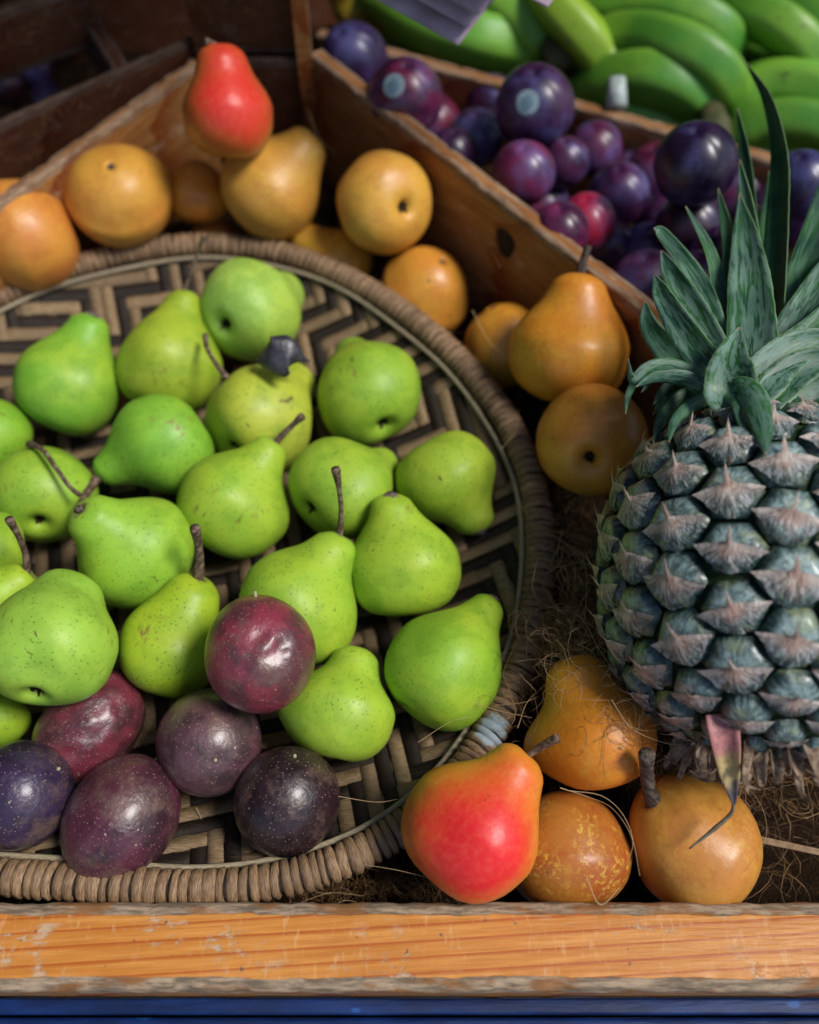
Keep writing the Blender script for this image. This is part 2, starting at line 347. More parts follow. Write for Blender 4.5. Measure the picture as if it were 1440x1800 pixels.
# slats of the neighbouring bin at the upper left
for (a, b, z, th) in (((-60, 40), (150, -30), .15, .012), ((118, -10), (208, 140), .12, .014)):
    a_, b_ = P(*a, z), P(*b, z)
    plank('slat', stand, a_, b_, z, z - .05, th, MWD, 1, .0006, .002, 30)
# bottom boards of the bins
for i in range(14):
    y0 = .064 + i * .075
    v, f = box_v(-.62, .75, y0, y0 + .073, -.02, -.004 + .0008 * (i % 3))
    obj('floor_board', mesh('floor_board', v, f, MWD, False), stand)
for sx in (-.55, .55):
    for sy in (.0, 1.05):
        v, f = box_v(sx - .03, sx + .03, sy, sy + .06, -.80, -.022); obj('leg', mesh('leg', v, f, MBL, False), stand)

# ------------------------------------------------------------ the basket
BC = np.array([-.1605, .288]); ZR = .055
tr = [(5, 492), (140, 438), (310, 404), (450, 412), (560, 440), (640, 482), (730, 537), (800, 592), (860, 650), (900, 702), (935, 765), (957, 835), (972, 910), (976, 985), (972, 1060), (960, 1135), (935, 1205), (905, 1262), (735, 1462), (640, 1528), (570, 1560), (480, 1580), (350, 1592), (230, 1591), (110, 1582), (5, 1564)]
th_, r_ = [], []
for q in tr:
    p = P(q[0], q[1], ZR + .004)[:2] - BC; th_.append(math.atan2(p[1], p[0])); r_.append(np.hypot(*p))
for a in range(98, 236, 12): th_.append(R(a)); r_.append(.2515)
th_ = np.array(th_); r_ = np.array(r_)
NH = 5
def fb(t): return np.stack([np.ones_like(t)] + [fn(k * t) for k in range(1, NH + 1) for fn in (np.cos, np.sin)], -1)
Aw = fb(th_); co = np.linalg.solve(Aw.T @ Aw + np.diag([0] + [.02 * k * k for k in range(1, NH + 1) for _ in (0, 1)]), Aw.T @ r_)
RT_W, RT_H = .0089, .0080          # rim half width, half height
def rim(t): return float(fb(np.array([t]))[0] @ co) - RT_W
def rimp(t, off=0): r = rim(t) + off; return np.array([BC[0] + r * math.cos(t), BC[1] + r * math.sin(t)])

basket = empty('wicker_basket', (BC[0], BC[1], 0))
tagit(basket, 'large round woven wicker tray with bound rim holding green pears and passion fruit', 'basket')
BM = Matrix.Translation((-BC[0], -BC[1], 0))
SMEAR = P(868, 1283, .064)
MCW = mat_cane('rim_cane', (.19, .105, .052), (.43, .28, .155), SMEAR)
MSL = mat_cane('weave_light', (.20, .125, .062), (.43, .30, .16)); MSD = mat_cane('weave_dark', (.010, .006, .004), (.040, .024, .014))
MCI = mat_cane('ring_cane', (.28, .22, .13), (.45, .38, .25))
# core hoop
ts = np.linspace(0, 2 * np.pi, 181)
hp = np.array([(*rimp(t), ZR) for t in ts[:-1]])
V, Fc = [], []
for i, t in enumerate(ts[:-1]):
    for a in np.linspace(0, 2 * np.pi, 12, endpoint=False):
        q = rimp(t, (RT_W - .0014) * math.cos(a)); V.append((q[0], q[1], ZR + (RT_H - .0014) * math.sin(a)))
n_ = 180
Fc = [(i * 12 + j, i * 12 + (j + 1) % 12, ((i + 1) % n_) * 12 + (j + 1) % 12, ((i + 1) % n_) * 12 + j) for i in range(n_) for j in range(12)]
obj('rim_core', mesh('rim_core', V, Fc, MSD), basket, BM)
# binding turns
NT_ = 292
wr = []
for k in range(5):
    V, Fc = [], []; na = 12; wd = (2 * math.pi * .245 / NT_) * (.455 + .025 * k)
    lean = RNG.uniform(-.25, .25)
    for a in range(na):
        an = 2 * math.pi * a / na
        for s, rr_ in ((-1, .80), (-.55, 1.03), (.5, 1.05), (1, .80)):
            j = RNG.uniform(.985, 1.015)
            V.append((RT_W * rr_ * j * math.cos(an), s * wd + lean * .003 * math.sin(an + .6) + RNG.uniform(-.0002, .0002), RT_H * rr_ * j * math.sin(an)))
    for a in range(na):
        for s in range(3): Fc.append((a * 4 + s, ((a + 1) % na) * 4 + s, ((a + 1) % na) * 4 + s + 1, a * 4 + s + 1))
    wr.append(mesh('binding', V, Fc, MCW))
tt = np.linspace(0, 2 * np.pi, 2001); cum = np.array([(*rimp(t), 0) for t in tt]); ds = np.r_[0, np.cumsum(np.linalg.norm(np.diff(cum, axis=0), axis=1))]
stp = RNG.uniform(.72, 1.28, NT_); stp = np.r_[0, np.cumsum(stp)]; stp = stp / stp[-1] * ds[-1]
for k in range(NT_):
    s = .5 * (stp[k] + stp[k + 1]); t = float(np.interp(s, ds, tt)); c = rimp(t); c2 = rimp(t + .004); T = nrm([c2[0] - c[0], c2[1] - c[1], 0])
    N = np.array([T[1], -T[0], 0]); j = RNG.uniform(-.06, .06); T = nrm(T + j * N); N = np.array([T[1], -T[0], 0])
    wdt = (stp[k + 1] - stp[k]) / (ds[-1] / NT_)
    m4 = mat4(N * RNG.uniform(.98, 1.05), T * wdt * RNG.uniform(.93, 1.05), (0, 0, RNG.uniform(.97, 1.05)), (c[0], c[1], ZR + RNG.uniform(-.0003, .0003)))
    obj('binding', wr[k % 5], basket, BM @ m4)
# inner ring of cane
for off, z, r0 in ((-.0112, ZR - .0035, .0017),):
    V, Fc = [], []
    for i, t in enumerate(ts[:-1]):
        wob = .0006 * math.sin(5 * t + off * 900) + .0004 * math.sin(13 * t)
        for a in np.linspace(0, 2 * np.pi, 8, endpoint=False):
            q = rimp(t, off + wob + r0 * math.cos(a)); V.append((q[0], q[1], z + wob + r0 * math.sin(a)))
    Fc = [(i * 8 + j, i * 8 + (j + 1) % 8, ((i + 1) % n_) * 8 + (j + 1) % 8, ((i + 1) % n_) * 8 + j) for i in range(n_) for j in range(8)]
    obj('inner_ring', mesh('inner_ring', V, Fc, MCI), basket, BM)
# woven strips, three over three under
AL = R(13); ea = np.array([math.cos(AL), math.sin(AL)]); eb = np.array([-math.sin(AL), math.cos(AL)])
PT = .0087
def floor_z(p):
    d = p - BC; rho = np.hypot(*d) / (rim(math.atan2(d[1], d[0])) - .006); e = max(0, rho - .62) / .38
    return .016 + .034 * min(1.25, e) ** 1.7
def strip(i, direc):
    off = (i + .5) * PT; u, v_ = (ea, eb) if direc == 0 else (eb, ea)
    half = None; pts = []
    ss = np.arange(-.262, .262, .0022)
    V, Fc = [], []; cnt = 0; wj = RNG.uniform(.455, .49) * PT; ph = RNG.uniform(0, 6)
    for s in ss:
        p = BC + u * s + v_ * (off + .0004 * math.sin(s * 30 + ph)); d = p - BC
        if np.hypot(*d) > rim(math.atan2(d[1], d[0])) - .004: continue
        j = s / PT - .5; ji = math.floor(j + .5); 
        def over(q):
            ia, ib = (i, q) if direc == 0 else (q, i); a = int(abs(ia + .5 - 2)); b = int(abs(ib + .5 + 3)); return (1 if (a + b) % 8 < 4 else -1) * (1 if direc == 0 else -1)
        fr = j + .5 - ji; o0 = over(ji)
        nb = over(ji - 1) if fr < .5 else over(ji + 1); dd_ = min(fr, 1 - fr)
        hgt = o0 if nb == o0 else o0 * min(1, dd_ / .12)
        zo = hgt * .0006
        for sd, tz in ((-1, 0), (-1, .0007), (0, .00095), (1, .0007), (1, 0)):
            q = p + v_ * sd * wj; V.append((q[0], q[1], floor_z(q) + zo + tz))
        cnt += 1
    if cnt < 3: return
    for c in range(cnt - 1):
        for k in range(5): Fc.append((c * 5 + k, c * 5 + (k + 1) % 5, (c + 1) * 5 + (k + 1) % 5, (c + 1) * 5 + k))
    if direc == 0: Fc = [q[::-1] for q in Fc]
    obj('weave_strip', mesh('weave_strip', V, Fc, MSL if int(abs(i + .5 - (2 if direc == 0 else -3))) % 2 == 0 else MSD, True), basket, BM)
for i in range(-30, 30):
    strip(i, 0); strip(i, 1)

# ------------------------------------------------------------ fruit builders
def revolve(prof, nu=56, scale=1.0, seed=0, bend=0, rolld=0, bumps=(), noise=.035, nz=None, sq=1.0, wr_=None):
    prof = np.asarray(prof, float); sm = catmull(np.c_[prof, np.zeros(len(prof))], 46)[:, :2]
    zmin, zmax = sm[:, 0].min(), sm[:, 0].max(); V = []; ax = []
    arc = np.r_[0, np.cumsum(np.linalg.norm(np.diff(sm, axis=0), axis=1))]
    for i, (z, r) in enumerate(sm):
        r = max(r, .0015)
        for k in range(nu):
            a = 2 * math.pi * k / nu; V.append((r * math.cos(a), r * math.sin(a) * sq, z)); ax.append(arc[i] / arc[-1])
    V = np.array(V); ax = np.array(ax)
    n = V / (np.linalg.norm(V, axis=1)[:, None] + 1e-9)
    rad = np.hypot(V[:, 0], V[:, 1]); wgt = np.clip(rad / .25, 0, 1)[:, None]
    V = V + n * (noise * sn(V * 1.5, seed) * 1.8)[:, None] * wgt
    for (dx, dy, dz, amp, wid) in bumps:
        c = np.array([dx, dy, dz]); d2 = ((V - c) ** 2).sum(1); V = V + (n * (amp * np.exp(-d2 / wid ** 2))[:, None])
    if wr_: V = V + n * (wr_ * (1 - np.abs(sn(V * 5.5, seed + 9)) * 3.0))[:, None] * wgt
    if bend:
        t = np.clip(V[:, 2] / max(zmax, .1), 0, 1) ** 2 * bend; V[:, 0] += t * math.cos(rolld); V[:, 1] += t * math.sin(rolld)
    Fc = []; m_ = len(sm)
    for i in range(m_ - 1):
        for k in range(nu): Fc.append((i * nu + k, i * nu + (k + 1) % nu, (i + 1) * nu + (k + 1) % nu, (i + 1) * nu + k))
    Fc.append(tuple(range(nu - 1, -1, -1))); Fc.append(tuple((m_ - 1) * nu + k for k in range(nu)))
    return V * scale, Fc, ax, zmin * scale, zmax * scale
def pear_prof(NL=1.15, NR=.42, base=.88):
    lo = [(-base + .27, .0), (-base + .24, .05), (-base + .11, .115), (-base + .02, .23), (-base + .015, .42), (-base + .18, .73), (-.38, .94), (0, 1.0)]
    if NL < .86:        # plump, hardly any neck
        zt = NL + .42 * NR; t = [.22, .42, .60, .75, .87, .95]
        return lo + [(zt * u, (1 - u ** 2.15) ** .56 * (1 - .10 * math.sin(u * math.pi))) for u in t] + [(zt * .985, .17), (zt * .955, .08), (zt * .86, .03), (zt * .84, 0)]
    f_ = lambda u: 1 - (1 - NR) * (1 - math.cos(.90 * math.pi * u ** 1.12)) / (1 - math.cos(.90 * math.pi))
    return lo + [(NL * u, f_(u)) for u in (.2, .4, .6, .8, 1.0)] + [(NL + .36 * NR, .84 * NR), (NL + .60 * NR, .52 * NR), (NL + .64 * NR, .26 * NR), (NL + .54 * NR, .10 * NR), (NL + .50 * NR, .0)]
CALYX = None
def calyx_mesh(s, mat=None):
    V, Fc = [(0, 0, -.02 * s)], []
    for k in range(5):
        a = 2 * math.pi * k / 5 + RNG.uniform(-.3, .3); b0 = len(V); g_ = RNG.uniform(.55, 1.15)
        for (rr_, w_, z) in ((.03, .04, 0), (.09 * g_, .04, -.07), (.13 * g_, .012, -.12 * RNG.uniform(.6, 1.3))):
            for sg in (-1, 1): V.append((s * (rr_ * math.cos(a) - sg * w_ * math.sin(a)), s * (rr_ * math.sin(a) + sg * w_ * math.cos(a)), s * z))
        Fc += [(0, b0, b0 + 1), (b0, b0 + 2, b0 + 3, b0 + 1), (b0 + 2, b0 + 4, b0 + 5, b0 + 3)]
    b0 = len(V)
    for k in range(12): a = 2 * math.pi * k / 12; V.append((s * .105 * math.cos(a), s * .105 * math.sin(a), s * .012))
    Fc.append(tuple(range(b0, b0 + 12)))
    return mesh('calyx', V, Fc, MCX, False)

def place_M(px, py, d, phi, tilt, roll=0):
    t = U(px, py, d); z = axis_of(px, py, phi, tilt); x, u, b = frame(px, py)
    xx = b - z * (b @ z)
    if np.linalg.norm(xx) < .1: xx = x - z * (x @ z)
    xx = nrm(xx); yy = np.cross(z, xx); c, s = math.cos(roll), math.sin(roll)
    return mat4(c * xx + s * yy, -s * xx + c * yy, z, t)

def stem_from(parent, Mw, start, pts_px, d0, rads, mat=MS, dto=0.0, name='stem'):
    """start: world point, then pixels at growing closeness to the camera"""
    n = len(pts_px); W = [np.array(start)] + [U(x, y, d0 - dto * (i + 1) / n) for i, (x, y) in enumerate(pts_px)]
    if n > 1 or True:
        E_ = W[-1]; ax_ = np.array((Mw.to_3x3() @ Vector((0, 0, 1)))); Ln = np.linalg.norm(E_ - W[0]); D_ = E_ - W[0]; W = [W[0], W[0] + D_ * .33 + ax_ * Ln * .07, W[0] + D_ * .68 + ax_ * Ln * .05, E_]
    c = catmull(W, 14 + 4 * n); m = len(c); rr_ = np.interp(np.linspace(0, 1, m), np.linspace(0, 1, len(rads)), rads)
    rr_ = rr_ * (1 + .03 * np.sin(np.arange(m) * 1.9 + m)); inv = Mw.inverted()
    V, Fc = tube(c, rr_, 9); V = [inv @ Vector(q) for q in V]
    return obj(name, mesh(name, V, Fc, mat), parent)

FRUIT = []      # dict per fruit, positions relaxed before building
def fr(kind, label, px, py, r, z, **k):
    d = dict(kind=kind, label=label, px=px, py=py, r=r, d=depth_of(P(px, py, z))); d.update(k); FRUIT.append(d); return d

G = dict(phi=90, tilt=0, NL=1.15, NR=.42, col=(.24, .42, .035))
def gp(label, px, py, r, z, **k): q = dict(G); q.update(k); return fr('green_pear', label, px, py, r, z, **q)
# green pears in the basket
gp('smooth bright green pear at upper left of basket with grey cut neck tip', 118, 680, 91, .056, phi=72, NL=1.22, NR=.40, col=(0.201, 0.448, 0.039), scar=(150, 546))
gp('tall olive green pear with long thin stem reaching up across the basket rim', 297, 642, 90, .058, phi=80, NL=1.27, NR=.36, col=(0.330, 0.437, 0.033), tilt=-5, stem=[(333, 480), (345, 448), (359, 416)], sr=(.0014, .0010, .0010, .0017), dto=.02)
gp('pale green pear farthest back in basket showing dark calyx above the dry leaf', 440, 547, 90, .066, phi=28, tilt=-48, NL=1.0, NR=.5, col=(0.354, 0.560, 0.099), bumps=[(.5, .6, .3, .07, .5)])
gp('yellow-green mottled pear beside the dry leaf with its neck turned away', 456, 738, 95, .058, phi=48, tilt=-34, NL=1.25, NR=.40, col=(0.448, 0.493, 0.055))
gp('green pear right of the dry leaf with short neck pointing up and calyx facing out', 650, 690, 91, .058, phi=114, tilt=-40, NL=1.2, NR=.36, col=(0.283, 0.459, 0.039), bumps=[(.2, .5, .4, -.04, .4)])
gp('smooth green pear lying sideways with thick grey stem pointing to lower left', 285, 783, 88, .060, phi=211, tilt=-4, NL=1.15, NR=.38, col=(0.212, 0.459, 0.039), stem=[(157, 868), (145, 886), (135, 905)], sr=(.0034, .0028, .0025, .0036), dto=.035)
gp('speckled green pear at left, long dark curved stem lying over it', 78, 868, 90, .056, phi=80, tilt=-50, NL=.85, NR=.5, col=(0.283, 0.470, 0.039))
gp('shaded green pear cut by the left edge of the picture beside upper left pear', -28, 768, 78, .050, phi=150, tilt=0, NL=1.0, NR=.45, col=(0.236, 0.448, 0.033))
gp('green pear in middle of basket leaning right with short curved brown stem', 412, 884, 97, .062, phi=53, NL=1.10, NR=.36, tilt=8, col=(0.283, 0.482, 0.039), stem=[(500, 757), (515, 745), (532, 731)], sr=(.0022, .0019, .0018, .0027), dto=.01)
gp('green pear with scratched side and star shaped calyx behind tall stem', 600, 860, 91, .060, phi=32, tilt=-32, NL=1.25, NR=.36, col=(0.295, 0.470, 0.039))
gp('plump green pear near the right rim, neck pointing down with grey scar', 788, 846, 90, .056, phi=-58, tilt=8, NL=.92, NR=.44, col=(0.342, 0.493, 0.044), scar=(856, 950))
gp('broad green pear with brown broken neck tip and no stem, right of centre', 708, 990, 97, .062, phi=97, tilt=14, NL=1.02, NR=.40, col=(0.342, 0.526, 0.039), scar=(698, 873))
gp('lumpy green pear behind the red passion fruit with tall upright brown stem', 524, 1062, 104, .062, phi=58, tilt=6, NL=1.10, NR=.44, col=(0.307, 0.504, 0.039), bumps=[(.2, .9, -.35, .12, .45), (.5, -.4, .35, -.06, .35)], stem=[(590, 905), (598, 870), (590, 824)], sr=(.0022, .0015, .0015, .0028), dto=.03)
gp('speckled green pear with rusty scuffs and foreshortened neck towards upper left', 240, 968, 102, .062, phi=141, tilt=30, NL=1.05, NR=.46, col=(0.295, 0.515, 0.044))
gp('green pear with rounded head, brown stem end and upright grey-brown stem', 298, 1138, 90, .056, phi=63, tilt=12, NL=1.12, NR=.56, col=(0.330, 0.482, 0.022), bumps=[(.5, .3, .5, -.05, .45)], stem=[(328, 985), (340, 960), (343, 928)], sr=(.0036, .0026, .0023, .0032), dto=.03)
gp('large lumpy pale green pear at left edge, the biggest one, calyx dimple at bottom', 92, 1135, 110, .082, phi=70, tilt=-26, NL=1.00, NR=.56, col=(0.319, 0.538, 0.061), bumps=[(.5, .0, -.7, -.12, .3), (.1, -.7, -.5, .10, .5), (.1, .8, -.4, .06, .4)])
gp('mostly hidden green pear at left edge with upright dark stem', -38, 1075, 80, .058, phi=40, tilt=15, NL=1.05, NR=.45, col=(0.330, 0.515, 0.033), stem=[(16, 985), (12, 950), (16, 912)], sr=(.0024, .0019, .0017, .0026), dto=.03)
gp('shaded green pear at left edge behind the one with upright stem', -18, 965, 66, .045, phi=190, tilt=0, NL=1.0, NR=.45, col=(0.236, 0.426, 0.033))
gp('speckled green pear right of the red passion fruit, neck tucked behind it', 606, 1248, 93, .056, phi=76, tilt=-6, NL=.86, NR=.52, col=(0.330, 0.526, 0.044), bumps=[(0, -.95, -.05, .28, .42)])
gp('round bodied green pear at lower right of basket with open calyx and leaning neck', 778, 1176, 102, .062, phi=54, tilt=-10, NL=1.34, NR=.35, col=(0.260, 0.470, 0.033), scar=(868, 1022))
gp('dark green pear low at left edge under the biggest pear', -8, 1258, 58, .042, phi=200, tilt=0, NL=1.0, NR=.45, col=(0.212, 0.426, 0.022))
gp('small sliver of green pear in the gap beside the biggest pear', 140, 1068, 52, .040, phi=20, tilt=0, NL=.9, NR=.45, col=(0.260, 0.448, 0.033))

# passion fruit
def pf(label, px, py, r, z, **k):
    q = dict(phi=90, tilt=30, el=1.04, sq=1.0, wr=0, col=(.10, .03, .045)); q.update(k); return fr('passion_fruit', label, px, py, r, z, **q)
pf('reddish purple passion fruit with dented wrinkles lying on top of the green pears', 458, 1150, 96, .104, phi=95, tilt=10, el=1.09, col=(.24, .035, .055), bumps=[(.85, .02, .45, -.08, .15), (.9, .38, .25, -.08, .15), (.97, .15, .12, -.06, .11), (.9, .22, .42, .05, .08), (.95, .04, .25, .04, .07), (.95, -.18, .2, -.05, .12), (.9, .30, .02, -.05, .10), (.85, .5, .1, .03, .08)], nub=1)
pf('dull grey-purple passion fruit with a small navel facing up', 367, 1305, 92, .060, phi=-70, tilt=70, el=1.0, col=(.115, .05, .06))
pf('nearly black passion fruit standing alone on the bare weave', 505, 1407, 92, .056, phi=80, tilt=40, el=1.05, col=(.026, .011, .015))
pf('egg shaped dark plum coloured passion fruit nearest the front rim', 214, 1438, 94, .056, phi=58, tilt=5, el=1.20, col=(.095, .022, .040))
pf('blue-black passion fruit cut by the left edge of the picture', 35, 1397, 92, .058, phi=30, tilt=40, el=1.02, col=(.040, .022, .060))
pf('shrivelled maroon passion fruit tucked under the biggest green pear', 158, 1278, 80, .048, phi=48, tilt=0, el=1.34, wr=.035, col=(.17, .028, .045))

# golden and red pears in the bin around the basket
Y = dict(phi=90, tilt=0, NL=1.0, NR=.45, col=(0.660, 0.252, 0.035), red=0, rus=.3, blush=(0, 0, 1))
def yp(label, px, py, r, z, **k): q = dict(Y); q.update(k); return fr('golden_pear', label, px, py, r, z, **q)
yp('red-orange pear standing upright at the back corner of the bin', 402, 200, 80, .125, phi=97, NL=1.0, NR=.57, col=(0.520, 0.144, 0.030), red=.9, blush=(.7, .25, .25), stem=[(368, 84), (362, 72)], sr=(.003, .002, .0025))
yp('golden pear lying with its sunken stem end facing out, at left behind the basket', 208, 338, 92, .085, phi=105, tilt=52, NL=.55, NR=.62, col=(0.680, 0.297, 0.050), pit=(195, 300))
yp('orange pear partly hidden between two golden pears behind the basket', 347, 340, 56, .065, phi=90, NL=.8, NR=.5, col=(0.660, 0.198, 0.020))
yp('golden pear leaning right with neck up and calyx at lower left, behind the basket', 474, 334, 88, .090, phi=47, tilt=6, NL=1.08, NR=.46, col=(0.660, 0.342, 0.060), rus=.5)
yp('round golden pear with dark calyx facing out beside the partition', 672, 357, 86, .088, phi=170, tilt=-58, NL=.8, NR=.5, col=(0.700, 0.360, 0.060), rus=.5, cal=(715, 360))
yp('large orange pear at left edge outside the basket', 40, 415, 98, .078, phi=-160, tilt=0, NL=.9, NR=.5, col=(0.700, 0.252, 0.050))
yp('sliver of dark orange pear at left edge against the board', -12, 330, 44, .06, phi=0, NL=.9, col=(0.500, 0.180, 0.030))
yp('small piece of orange pear peeping over the back rim', 378, 432, 48, .030, phi=0, NL=.9, col=(0.550, 0.126, 0.020))
yp('yellow pear half hidden behind the back rim of the basket', 586, 462, 68, .034, phi=140, NL=.9, col=(0.620, 0.324, 0.030), rus=.2)
yp('golden pear with grey stem pit leaning on the rim, upper right', 750, 510, 82, .036, phi=60, tilt=40, NL=.62, NR=.60, col=(0.720, 0.306, 0.040), pit=(775, 478))
yp('golden pear outside the rim half covered by the speckled upright pear', 888, 604, 78, .040, phi=110, tilt=20, NL=.7, NR=.6, col=(0.700, 0.306, 0.030), rus=.4)
yp('upright golden pear speckled with yellow, short brown stem, leaning on the partition', 1003, 612, 104, .094, phi=82, tilt=2, NL=.92, NR=.50, col=(0.740, 0.261, 0.020), rus=.6, stem=[(1024, 455), (1034, 432)], sr=(.0040, .0026, .0026), smat=1)
yp('smooth ochre pear with round dark calyx facing out, left of the pineapple crown', 1042, 772, 98, .066, phi=80, tilt=-66, NL=.9, NR=.5, col=(0.700, 0.270, 0.040), rus=.05, cal=(1060, 783))
yp('golden orange pear under coconut fibres with knobbly head at upper left', 1050, 1290, 102, .074, phi=112, tilt=4, NL=.98, NR=.58, col=(0.780, 0.288, 0.020), rus=.2, red=.35, blush=(0, .4, -.4), bumps=[(0, -.95, .10, .26, .42)])
yp('bright red glossy pear with orange edges lying against the front rail', 832, 1456, 121, .070, phi=48, tilt=8, NL=1.03, NR=.46, col=(0.740, 0.252, 0.025), red=1, blush=(.9, .18, .0), stem=[(970, 1309), (980, 1297)], sr=(.0016, .0020, .0024))
yp('rusty brown russet pear with yellow flecks behind the bright red pear', 996, 1494, 110, .046, phi=90, tilt=10, NL=.6, NR=.72, col=(0.360, 0.080, 0.018), rus=.55)
yp('tan pear with thick black-tipped stem at the lower right corner', 1216, 1478, 118, .052, phi=140, tilt=40, NL=.78, NR=.55, col=(0.580, 0.252, 0.050), rus=.12, stem=[(1147, 1370), (1139, 1340), (1137, 1326)], sr=(.0045, .0036, .0034, .0042), dto=.03, smat=1)

# plums
def pl(label, px, py, r, z, **k):
    q = dict(phi=90, tilt=40, el=1.0, sq=1.0, wr=0, col=(.055, .010, .040)); q.update(k); return fr('plum', label, px, py, r, z, **q)
pl('dark plum in the far corner of the plum bin behind the stickered one', 624, 108, 60, .088, el=1.1, phi=120, col=(.04, .010, .06))
pl('reddish plum with a pale round sticker near the partition top', 712, 172, 66, .088, col=(.12, .014, .05), stk=(692, 150))
pl('large dark plum with a pale round sticker standing above the others', 940, 187, 70, .115, col=(.05, .010, .05), stk=(927, 180))
pl('dull dark plum in shade behind the purple one in the middle', 836, 243, 50, .07, col=(.03, .008, .03))
pl('small dark plum half hidden behind the partition edge', 797, 268, 42, .07, col=(.05, .010, .05))
pl('purple-red dusty plum in the middle of the bin by the partition', 920, 305, 56, .085, col=(.16, .016, .06))
pl('plum behind the dusty purple-red one, towards the far board', 992, 285, 44, .065, col=(.07, .012, .05))
pl('blue-tinged plum with pale bloom right of the crimson plum', 1088, 342, 54, .08, col=(.08, .015, .07))
pl('small plum by the far board behind the blue-tinged one', 1106, 290, 38, .06, col=(.08, .010, .03))
pl('large glossy blue-black plum against the far board', 1222, 288, 72, .105, col=(.022, .008, .035))
pl('crimson plum, the reddest one in the bin', 1030, 392, 52, .078, col=(.34, .012, .045))
pl('purple plum pressed against the partition beside the crimson one', 984, 408, 52, .080, col=(.17, .018, .07))
pl('dark purple plum behind the stem of the speckled golden pear', 1140, 450, 58, .07, col=(.09, .014, .06))
pl('glossy wine coloured plum touching the pineapple crown leaves', 1135, 508, 68, .066, col=(.075, .010, .04))
pl('black plum in deep shade under the glossy blue-black plum', 1212, 395, 60, .06, col=(.025, .006, .02))
pl('dark plum seen between the crown leaves', 1225, 500, 58, .07, col=(.07, .010, .04))
pl('blue-black plum at the right edge behind the tall crown leaf', 1408, 322, 56, .085, col=(.02, .012, .06))
pl('plum half buried at the bottom of the bin left of the crimson one', 905, 372, 44, .06, col=(.10, .012, .04))
pl('dark plum below the blue-tinged one', 1070, 430, 46, .06, col=(.06, .010, .04))
pl('dark plum behind the pineapple crown near the far board', 1320, 420, 56, .07, col=(.05, .010, .05))

for k, (x, y, r_0, zz, lb) in enumerate(((690, 232, 40, .068, 'dim plum deep in the bin below the stickered reddish plum'), (760, 215, 42, .068, 'dim plum at the bottom of the bin between the two stickered plums'), (865, 180, 40, .068, 'dim plum against the far board left of the upright stickered plum'), (1045, 262, 42, .068, 'dim plum against the far board right of the upright stickered plum'),
        (1150, 300, 42, .068, 'dim plum in the gap left of the glossy blue-black plum'), (1165, 370, 48, .055, 'dim purple plum between the blue-tinged and the glossy blue-black ones'), (1290, 345, 50, .06, 'dim plum right of the glossy blue-black plum'), (950, 362, 44, .05, 'dim plum just left of the crimson one'), (1270, 455, 54, .06, 'dim plum behind the tallest crown leaves'), (1370, 380, 54, .06, 'dim plum behind the crown near the right edge'), (1440, 400, 52, .06, 'dim plum cut by the right edge of the picture'))):
    pl(lb, x, y, r_0 + 6, zz, col=((.10, .010, .05), (.13, .012, .04), (.06, .008, .05))[k % 3])

# let fruit that interpenetrate slide along the line of sight until they only touch
def pos(q): return U(q['px'], q['py'], q['d'])
for it in range(80):
    mv = 0
    for i, a in enumerate(FRUIT):
        for b in FRUIT[i + 1:]:
            pa, pb = pos(a), pos(b); ra, rb = a['r'] * a['d'] / F, b['r'] * b['d'] / F
            pen = (ra + rb) * .955 - np.linalg.norm(pa - pb)
            if pen > .0004:
                if a['d'] > b['d']: a, b = b, a       # a nearer
                a['d'] -= min(pen, .004) * .35; b['d'] += min(pen, .004) * .12
                rbn = b['r'] * b['d'] / F; zmin = (.014 if b['kind'] in ('green_pear', 'passion_fruit') else .0) + rbn * .80
                if pos(b)[2] < zmin: b['d'] -= min(pen, .004) * .12
                mv += 1
    if not mv: break
print('relax', it, mv)
for q in FRUIT: print('%-14s %5d %5d r=%.1fmm z=%.3f  %s' % (q['kind'], q['px'], q['py'], 1000 * q['r'] * q['d'] / F, pos(q)[2], q['label'][:40]))

